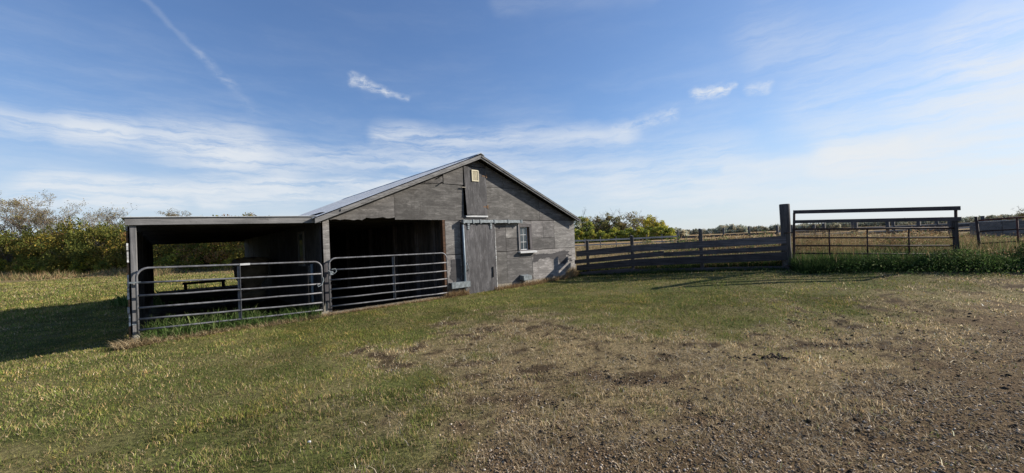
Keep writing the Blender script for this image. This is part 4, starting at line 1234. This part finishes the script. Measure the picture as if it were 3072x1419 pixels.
def gravel():
    n = 110000
    r = np.sqrt(rng.uniform(1.5 ** 2, 9.5 ** 2, n)); r = np.where(rng.uniform(0, 1, n) < 0.5, rng.uniform(1.8, 6, n), r)
    a = rng.uniform(-0.5, 1.12, n)
    x = r * np.sin(a); y = r * np.cos(a)
    dry, grav, spot = lawn_masks(x, y)
    keep = rng.uniform(0, 1, n) < grav * 0.95 + spot * 0.12 + dry * 0.03
    x, y = x[keep], y[keep]; n = len(x)
    size = 0.0045 + 0.013 * rng.uniform(0, 1, n) ** 3
    col = pick([(0.215, 0.16, 0.108), (0.33, 0.265, 0.19), (0.11, 0.077, 0.05), (0.46, 0.40, 0.325), (0.14, 0.095, 0.058)], (3, 2.5, 3, 0.5, 3), n)
    o = stuff('gravel', [scatter_solids('g', x, y, size, col, '', '')], 'loose grey and brown gravel stones of the drive in the foreground', 'gravel', mat='stone_col')

def clods():
    X, Y, Sz = [], [], []
    for (cx, cy, k, s, sp) in ((3.35, 5.1, 40, 0.035, 0.10), (2.9, 5.15, 14, 0.025, 0.12), (1.55, 5.4, 18, 0.025, 0.14), (1.25, 4.6, 18, 0.025, 0.14), (0.35, 6.6, 26, 0.018, 0.3),
                               (5.0, 6.0, 30, 0.02, 0.35), (6.0, 6.5, 26, 0.02, 0.4), (4.3, 5.4, 30, 0.018, 0.4), (-0.75, 3.75, 8, 0.012, 0.06), (0.3, 4.0, 14, 0.02, 0.1), (1.9, 3.6, 20, 0.02, 0.25), (5.2, 7.2, 20, 0.02, 0.3), (2.2, 4.4, 26, 0.018, 0.4), (-1.9, 5.1, 8, 0.012, 0.12)):
        X += list(cx + rng.normal(0, sp, k)); Y += list(cy + rng.normal(0, sp * 0.6, k)); Sz += list(s * rng.uniform(0.35, 1.3, k))
    n = 2600
    xx = rng.uniform(-1, 8, n); yy = rng.uniform(2.5, 7.5, n)
    d_, g_, s_ = lawn_masks(xx, yy)
    k = rng.uniform(0, 1, n) < 0.1 + 0.8 * np.maximum(s_, d_ * 0.5)
    X += list(xx[k]); Y += list(yy[k]); Sz += list(0.006 + 0.022 * rng.uniform(0, 1, int(k.sum())) ** 2.5)
    x = np.array(X); y = np.array(Y); size = np.array(Sz)
    col = pick([(0.035, 0.028, 0.022), (0.055, 0.042, 0.032), (0.025, 0.02, 0.017)], (2, 2, 1), len(x))
    stuff('dirt_clods', [scatter_solids('c', x, y, size, col, '', '', flat=0.7)], 'dark crumbled clods of earth lying on the worn grass', 'dirt', mat='stone_col')

def _stonecol():
    m, n, b, out = new_mat('loose_stone')
    at = n.new('ShaderNodeAttribute'); at.attribute_name = 'Col'
    n.link(at.outputs['Color'], b.inputs['Base Color']); b.inputs['Roughness'].default_value = 0.95; b.inputs['Specular IOR Level'].default_value = 0.05
    M['stone_col'] = m
_stonecol()
gravel(); clods()

# ------------------------------------------------------------------ trees
def branches(seed, H, r0, depth=4, spread=0.55, n_main=1, up=0.55, wig=0.12, first=0.3):
    r = random.Random(seed); segs = []; tips = []
    def grow(p, d, L, rad, lev):
        q = p; k = 3 if lev < 2 else 2
        pts = [Vector(p)]; dd = Vector(d)
        for i in range(k):
            dd = (dd + Vector((r.uniform(-wig, wig), r.uniform(-wig, wig), r.uniform(-wig * 0.3, wig * 0.6)))).normalized()
            pts.append(pts[-1] + dd * (L / k))
        segs.append((pts, [rad * (1 - 0.45 * i / k) for i in range(k + 1)], 6 if lev == 0 else (4 if lev < 3 else 3)))
        if lev >= depth:
            tips.append(pts[-1]); tips.append(pts[-2]); return
        nb = r.choice((2, 3, 3)) if lev else r.choice((4, 5))
        for i in range(nb):
            t = r.uniform(0.45, 1.0) if lev else r.uniform(first, 1.0)
            idx = min(int(t * k), k - 1); f = t * k - idx
            bp = pts[idx].lerp(pts[idx + 1], f)
            a = r.uniform(0, 6.283)
            side = Vector((math.cos(a), math.sin(a), r.uniform(0.0, up)))
            nd = (dd * (1 - spread) + side * spread).normalized()
            grow(bp, nd, L * r.uniform(0.5, 0.78), max(rad * 0.56 * r.uniform(0.8, 1.1), 0.012), lev + 1)
    for m in range(n_main):
        a = r.uniform(0, 6.283); o = 0.0 if n_main == 1 else 0.35
        tilt = 0.08 if n_main == 1 else 0.28
        grow((o * math.cos(a), o * math.sin(a), -0.3), Vector((tilt * math.cos(a), tilt * math.sin(a), 1)).normalized(), H * 0.46 * (1 if m == 0 else r.uniform(0.7, 1.0)), r0 * (1 if n_main == 1 else 0.6), 0)
    return segs, tips

def trunk_mesh(segs):
    mb = MB()
    for pts, rs, n in segs:
        mb.tube(pts, rs, n, cap=False)
    me = bpy.data.meshes.new('trunk'); me.from_pydata(mb.v, [], mb.f); me.materials.append(M['bark'])
    return me

def leaf_cloud(centers, spread, n_each, size, pal, p, seed, flatten=0.8, drop=0.0):
    g = np.random.default_rng(seed)
    c = np.repeat(np.array(centers), n_each, 0); n = len(c)
    sp = np.repeat(np.broadcast_to(np.asarray(spread, float), (len(centers),)), n_each)
    d = g.normal(0, 1, (n, 3)); d /= np.linalg.norm(d, axis=1)[:, None]
    c = c + d * (sp * g.uniform(0.25, 1, n) ** 0.5)[:, None] * np.array([1, 1, flatten])
    c[:, 2] = np.maximum(c[:, 2], 0.05)
    a = g.normal(0, 1, (n, 3)); a /= np.linalg.norm(a, axis=1)[:, None]
    b = g.normal(0, 1, (n, 3)); b -= a * (a * b).sum(1)[:, None]; b /= np.linalg.norm(b, axis=1)[:, None]
    s = (size * g.uniform(0.55, 1.3, n))[:, None]
    v = np.stack([c - a * s * 0.5, c + b * s * 0.36, c + a * s * 0.5, c - b * s * 0.36], 1).reshape(-1, 3)
    f = np.arange(4 * n).reshape(-1, 4)
    pal = np.array(pal)
    ci = np.repeat(g.choice(len(pal), len(centers), p=np.array(p) / sum(p)), n_each)
    mixk = g.uniform(0, 1, n) < 0.25
    ci = np.where(mixk, g.choice(len(pal), n, p=np.array(p) / sum(p)), ci)
    col = pal[ci] * g.uniform(0.7, 1.3, (n, 1)) * np.repeat(g.uniform(0.8, 1.2, len(centers)), n_each)[:, None]
    me = np_mesh('crown', v, f, 4, np.repeat(col, 4, 0)); me.materials.append(M['leaf'])
    return me

def dome(seed, W, H, n, low=0.05):
    g = random.Random(seed); out = []; rad = []
    while len(out) < n:
        a = g.uniform(0, 6.283); rr = math.sqrt(g.uniform(0, 1)); z = g.uniform(low, 1)
        lim = (1 - max(0, z - 0.35) ** 2 / 0.45) * g.uniform(0.85, 1.1)
        if rr > lim: continue
        if rr < 0.45 and z < 0.6: continue
        out.append((W * rr * math.cos(a), W * rr * math.sin(a), H * z)); rad.append(W * g.uniform(0.16, 0.3))
    return out, rad

HG = [(0.1, 0.116, 0.028), (0.143, 0.149, 0.034), (0.219, 0.186, 0.041), (0.331, 0.235, 0.046), (0.264, 0.146, 0.062)]
YG = [(0.246, 0.272, 0.053), (0.351, 0.334, 0.056), (0.456, 0.386, 0.061), (0.157, 0.194, 0.049), (0.386, 0.264, 0.088)]
BR = [(0.23, 0.185, 0.10), (0.17, 0.145, 0.085), (0.27, 0.215, 0.105), (0.20, 0.11, 0.075), (0.19, 0.19, 0.07)]
GR = [(0.20, 0.195, 0.06), (0.26, 0.225, 0.07), (0.16, 0.165, 0.055), (0.24, 0.18, 0.085), (0.19, 0.145, 0.085)]

bush_kinds = []
for k, (seed, H, W, pal, p) in enumerate(((1, 6.0, 3.5, HG, (4, 4, 2, 0.7, 0.6)), (2, 5.6, 3.3, HG, (2, 4, 4, 1.4, 0.6)), (3, 5.0, 3.0, HG, (1, 3, 4, 3, 1)), (4, 6.2, 3.4, HG, (2, 3, 2, 1, 3)))):
    segs, tips = branches(seed, H * 0.9, 0.10, 3, 0.5, 4)
    cs, rd = dome(seed, W, H, 95)
    bush_kinds.append((trunk_mesh(segs), leaf_cloud(cs, rd, 130, 0.20, pal, p, seed)))
low_kinds = []
for k, (seed, H, W, pal, p) in enumerate(((21, 2.6, 2.0, YG, (3, 3, 1.2, 3, 0.6)), (22, 2.2, 1.8, YG, (2, 3, 3, 1.5, 1)))):
    segs, tips = branches(seed, H * 0.8, 0.05, 3, 0.5, 4)
    cs, rd = dome(seed, W, H, 50)
    low_kinds.append((trunk_mesh(segs), leaf_cloud(cs, rd, 90, 0.17, pal, p, seed)))
bare_kinds = []
for k, (seed, H, nl) in enumerate(((5, 12.0, 5), (6, 11.0, 3), (8, 9.0, 1), (9, 9.0, 8))):
    segs, tips = branches(seed, H, 0.26, 5, 0.5, 2, 0.7, 0.16)
    bare_kinds.append((trunk_mesh(segs), leaf_cloud([tuple(t) for t in tips], 0.32, nl + 2, 0.125, BR, (3, 2, 2, 0.5, 1), seed)))
grove_kinds = []
for k, (seed, H, W, pal, p, nl, dn) in enumerate(((31, 8.5, 3.6, YG, (3, 2, 1, 4, 1), 70, 70), (32, 8.8, 3.8, GR, (3, 3, 2, 2, 1), 75, 85), (33, 9.2, 4.0, GR, (2, 2, 2, 2, 3), 60, 34), (34, 7.5, 3.4, YG, (1, 3, 5, 0.6, 0.6), 70, 75), (35, 4.2, 3.2, YG, (4, 4, 1.5, 3, 0.6), 60, 110))):
    segs, tips = branches(seed, H * 1.05, 0.22, 5, 0.5, 3, 0.65, 0.15)
    cs, rd = dome(seed, W, H, nl, 0.15 if k < 4 else 0.05)
    grove_kinds.append((trunk_mesh(segs), leaf_cloud(cs, rd, dn, 0.36, pal, p, seed)))

def plant(kind, name, label, cat, x, y, s=1.0, rot=None, group=None, tone=1.0, sz=None):
    tm, cm = kind
    z = float(ground_z(np.array([x]), np.array([y]))[0])
    t = thing(name, label, cat, (x, y, z), random.uniform(0, 6.28) if rot is None else rot, group)
    t.scale = (s, s, s if sz is None else sz)
    link('trunk', tm, None, t)
    c = link('crown', cm, None, t); c.color = (tone, tone, tone, 1)
    return t

def at(px, Y):
    d = _f + _r2 * ((px - 1536) / F_PX)
    return d.x / d.y * Y, Y
HEDGE = 'bushes of the dense hedgerow along the left field'
left = [
    (-60, 68, 0, 1.05, 'dark green bush at the very left end of the hedgerow, cut by the picture edge'),
    (45, 64, 0, 1.0, 'dark green bush below the tallest bare tree in the left hedgerow'),
    (130, 62, 2, 1.0, 'lighter yellow green bush in the left hedgerow, left of its tallest rounded bush'),
    (235, 60, 1, 1.12, 'tallest rounded green bush of the left hedgerow'),
    (325, 58, 0, 1.0, 'dark green bush in the hedgerow just left of the lean-to post'),
    (410, 56, 1, 0.95, 'green bush of the hedgerow hidden behind the lean-to corner post'),
    (490, 54.5, 2, 1.02, 'yellow green bush at the left of the lean-to rear opening'),
    (575, 53, 1, 1.0, 'green bush seen in the middle of the lean-to rear opening'),
    (655, 51.5, 3, 1.0, 'brownish bush seen through the right half of the lean-to opening'),
    (735, 50, 3, 1.0, 'brown tinged bush beside the rear corner of the barn wall'),
    (815, 48.5, 1, 1.0, 'green hedgerow bush hidden behind the barn'),
]
for px, Y, k, s, lab in left:
    x, y = at(px, Y)
    plant(bush_kinds[k], 'bush', lab, 'bush', x, y, s * 1.12, group=HEDGE, sz=s * (1.38 if px < 420 else 1.12))
second = [
    (-5, 70, 1, 1.1, 'mid green bush in the back row at the left picture edge'),
    (90, 68, 1, 1.1, 'mid green bush in the back row between the bare trees at far left'),
    (185, 66, 0, 1.15, 'dark bush in the back row behind the tallest rounded bush'),
    (285, 64, 2, 1.05, 'yellowish bush top in the back row left of the lean-to'),
    (370, 62, 1, 1.05, 'mid green bush in the back row above the lean-to post'),
    (530, 58.5, 0, 1.1, 'dark bush in the back row seen at the left of the lean-to opening'),
    (620, 57, 3, 1.1, 'reddish brown bush in the back row seen through the lean-to'),
    (705, 55, 3, 1.1, 'dull brown bush in the back row near the barn rear corner'),
]
for px, Y, k, s, lab in second:
    x, y = at(px, Y)
    plant(bush_kinds[k], 'bush', lab, 'bush', x, y, s * 1.1, group=HEDGE, tone=0.95, sz=s * (1.36 if px < 420 else 1.05))
low_l = [(20, 62.5, 0), (105, 60, 0), (180, 58.5, 1), (262, 57, 0), (350, 55, 0), (455, 52, 0), (500, 51.5, 1), (545, 51, 0), (612, 50, 1), (672, 49, 1), (722, 48, 1)]
lowlab = ['small pale shrub at the foot of the hedgerow near the left edge', 'small bright shrub at the hedge foot below the lighter bush', 'low yellowish shrub before the tallest rounded hedgerow bush',
          'low green shrub at the hedge foot between tallest bush and lean-to', 'small shrub right against the left side of the lean-to post', 'bright yellow green shrub at the left jamb of the lean-to opening',
          'yellowest low shrub in the lean-to opening, left of its middle', 'bright green low shrub in the middle of the lean-to opening', 'golden low shrub right of the middle of the lean-to opening',
          'small orange yellow shrub above the gate upright in the lean-to opening', 'yellow shrub next to the rear corner of the barn wall']
for (px, Y, k), lab in zip(low_l, lowlab):
    x, y = at(px, Y)
    plant(low_kinds[k], 'shrub', lab, 'shrub', x, y, random.uniform(0.9, 1.25), group='low shrubs at the foot of the hedgerow')
bares = [(28, 72, 0, 0.98, 'thin leafed bare tree rising at the left picture edge'), (95, 70, 0, 1.06, 'tallest bare tree with sparse brown leaves above the left hedgerow'),
         (180, 69, 1, 0.98, 'spreading bare tree right of the tallest tree on the left'), (285, 70, 2, 1.0, 'leafless grey tree above the hedge between left trees and lean-to'),
         (345, 66, 2, 1.02, 'grey twiggy leafless tree just left of the lean-to roof corner'), (487, 62, 3, 0.86, 'brown leaved treetop peeking over the lean-to roof')]
for px, Y, k, s, lab in bares:
    x, y = at(px, Y)
    plant(bare_kinds[k], 'bare_tree', lab, 'tree', x, y, s * (1.4 if px < 120 else 1.28), group='bare trees behind the left hedgerow')

grove = [(1745, 118, 0, 1.0, 'yellow green tree touching the right roof edge of the barn', 'tree'), (1805, 124, 1, 0.95, 'dull brown tree left in the grove beyond the barn', 'tree'),
         (1838, 120, 1, 1.02, 'brown and olive tree in the middle of the grove right of the barn', 'tree'), (1890, 122, 2, 1.06, 'large grey bare tree at the top of the grove right of the barn', 'tree'),
         (1920, 128, 2, 0.9, 'smaller bare tree with red brown leaves beside the large bare one', 'tree'), (1955, 116, 3, 0.92, 'golden yellow tree at the right end of the grove', 'tree'), (1985, 122, 3, 0.72, 'small golden tree at the outer right end of the grove', 'tree'), (1775, 128, 2, 0.98, 'thin grey bare tree behind the yellow tree at the barn roof', 'tree')]
for px, Y, k, s, lab, cat in grove:
    x, y = at(px, Y)
    plant(grove_kinds[k], 'tree', lab, cat, x, y, s * 1.05, group='trees of the grove right of the barn', tone=1.12)
shl = ['at the barn wall', 'second from the barn wall', 'under the brown trees', 'below the middle of the grove', 'under the large bare tree', 'right below the large bare tree', 'below the golden tree', 'at the right end of the grove']
for i, lab in enumerate(shl):
    x, y = at(1735 + i * 37, 110 + random.uniform(-1, 1))
    plant(grove_kinds[4], 'shrub', 'low yellow green shrub ' + lab + ', beyond the bleached rail fence', 'shrub', x, y, random.uniform(0.78, 1.0), group='shrubs at the foot of the grove', tone=1.22)
x, y = at(3085, 150)
plant(grove_kinds[2], 'tree', 'distant reddish tree cut by the right picture edge behind the feed bin', 'tree', x, y, 0.7, tone=0.8)

def treeline():
    g = np.random.default_rng(5)
    cents, rads, cols = [], [], []
    for (p0, p1, Y, h, k, tone) in ((1960, 2060, 260, 5.0, 160, 1.15), (2030, 2180, 520, 9.0, 150, 0.75), (2150, 2240, 420, 11.0, 150, 1.0), (2230, 2420, 560, 11, 220, 0.8), (2400, 2520, 470, 9.5, 200, 0.95), (2480, 2760, 560, 11.5, 330, 0.7), (2700, 3250, 520, 9.0, 420, 0.85)):
        for i in range(k):
            px = g.uniform(p0, p1); e = math.sin(math.pi * (px - p0) / (p1 - p0))
            hh = h * 0.8 * (0.7 + 0.3 * min(1, e * 2.2)) * (0.8 + 0.25 * vnoise(np.array([px * 0.055]), np.array([Y * 1.0]), 3)[0])
            X, YY = at(px, Y + g.uniform(-12, 12))
            cents.append((X, YY, g.uniform(0.05, 0.9) * hh)); rads.append(g.uniform(1.8, 3.4)); cols.append(tone)
    n_each = 40
    c = np.repeat(np.array(cents), n_each, 0); n = len(c)
    d = g.normal(0, 1, (n, 3)); d /= np.linalg.norm(d, axis=1)[:, None]
    c = c + d * np.repeat(rads, n_each)[:, None] * g.uniform(0.3, 1, (n, 1))
    a = g.normal(0, 1, (n, 3)); a /= np.linalg.norm(a, axis=1)[:, None]
    b = g.normal(0, 1, (n, 3)); b -= a * (a * b).sum(1)[:, None]; b /= np.linalg.norm(b, axis=1)[:, None]
    s = g.uniform(0.5, 1.1, (n, 1))
    v = np.stack([c - a * s, c + b * s * 0.7, c + a * s, c - b * s * 0.7], 1).reshape(-1, 3)
    v[:, 2] += 0.2
    pal = np.array([(0.28, 0.31, 0.24), (0.33, 0.325, 0.23), (0.38, 0.33, 0.22), (0.26, 0.29, 0.24)])  # leaf colours paled and greyed, distance haze put into the palette
    col = np.repeat(pal[g.choice(4, len(cents))] * np.array(cols)[:, None], n_each, 0) * g.uniform(0.75, 1.25, (n, 1))
    me = np_mesh('far_woods', v, np.arange(4 * n).reshape(-1, 4), 4, np.repeat(col, 4, 0))
    tag(link('far_woods', me, M['leaf']), 'low far-off line of woods along the horizon behind the corral', 'woods', kind='stuff')
treeline()

# pale pebble lying in the lawn
bm = bmesh.new(); bmesh.ops.create_icosphere(bm, subdivisions=2, radius=0.012)
for v in bm.verts: v.co = Vector((v.co.x * 1.3 * random.uniform(0.9, 1.1), v.co.y, v.co.z * 0.8))
me = bpy.data.meshes.new('pebble'); bm.to_mesh(me); bm.free()
pb = link('pebble', me, M['white']); pb.location = (-1.82, 3.37, float(ground_z(-1.82, 3.37)) + 0.035)
tag(pb, 'small white pebble lying alone in the near lawn grass', 'pebble')

# the like gates and fences of the yard
for o in list(C.objects):
    if o.parent is None and o.name.split('.')[0] == 'steel_gate': o['group'] = 'steel tube gates of the barn'
    if o.parent is None and o.name.split('.')[0] == 'rail_fence': o['group'] = 'rail fences of the corrals'
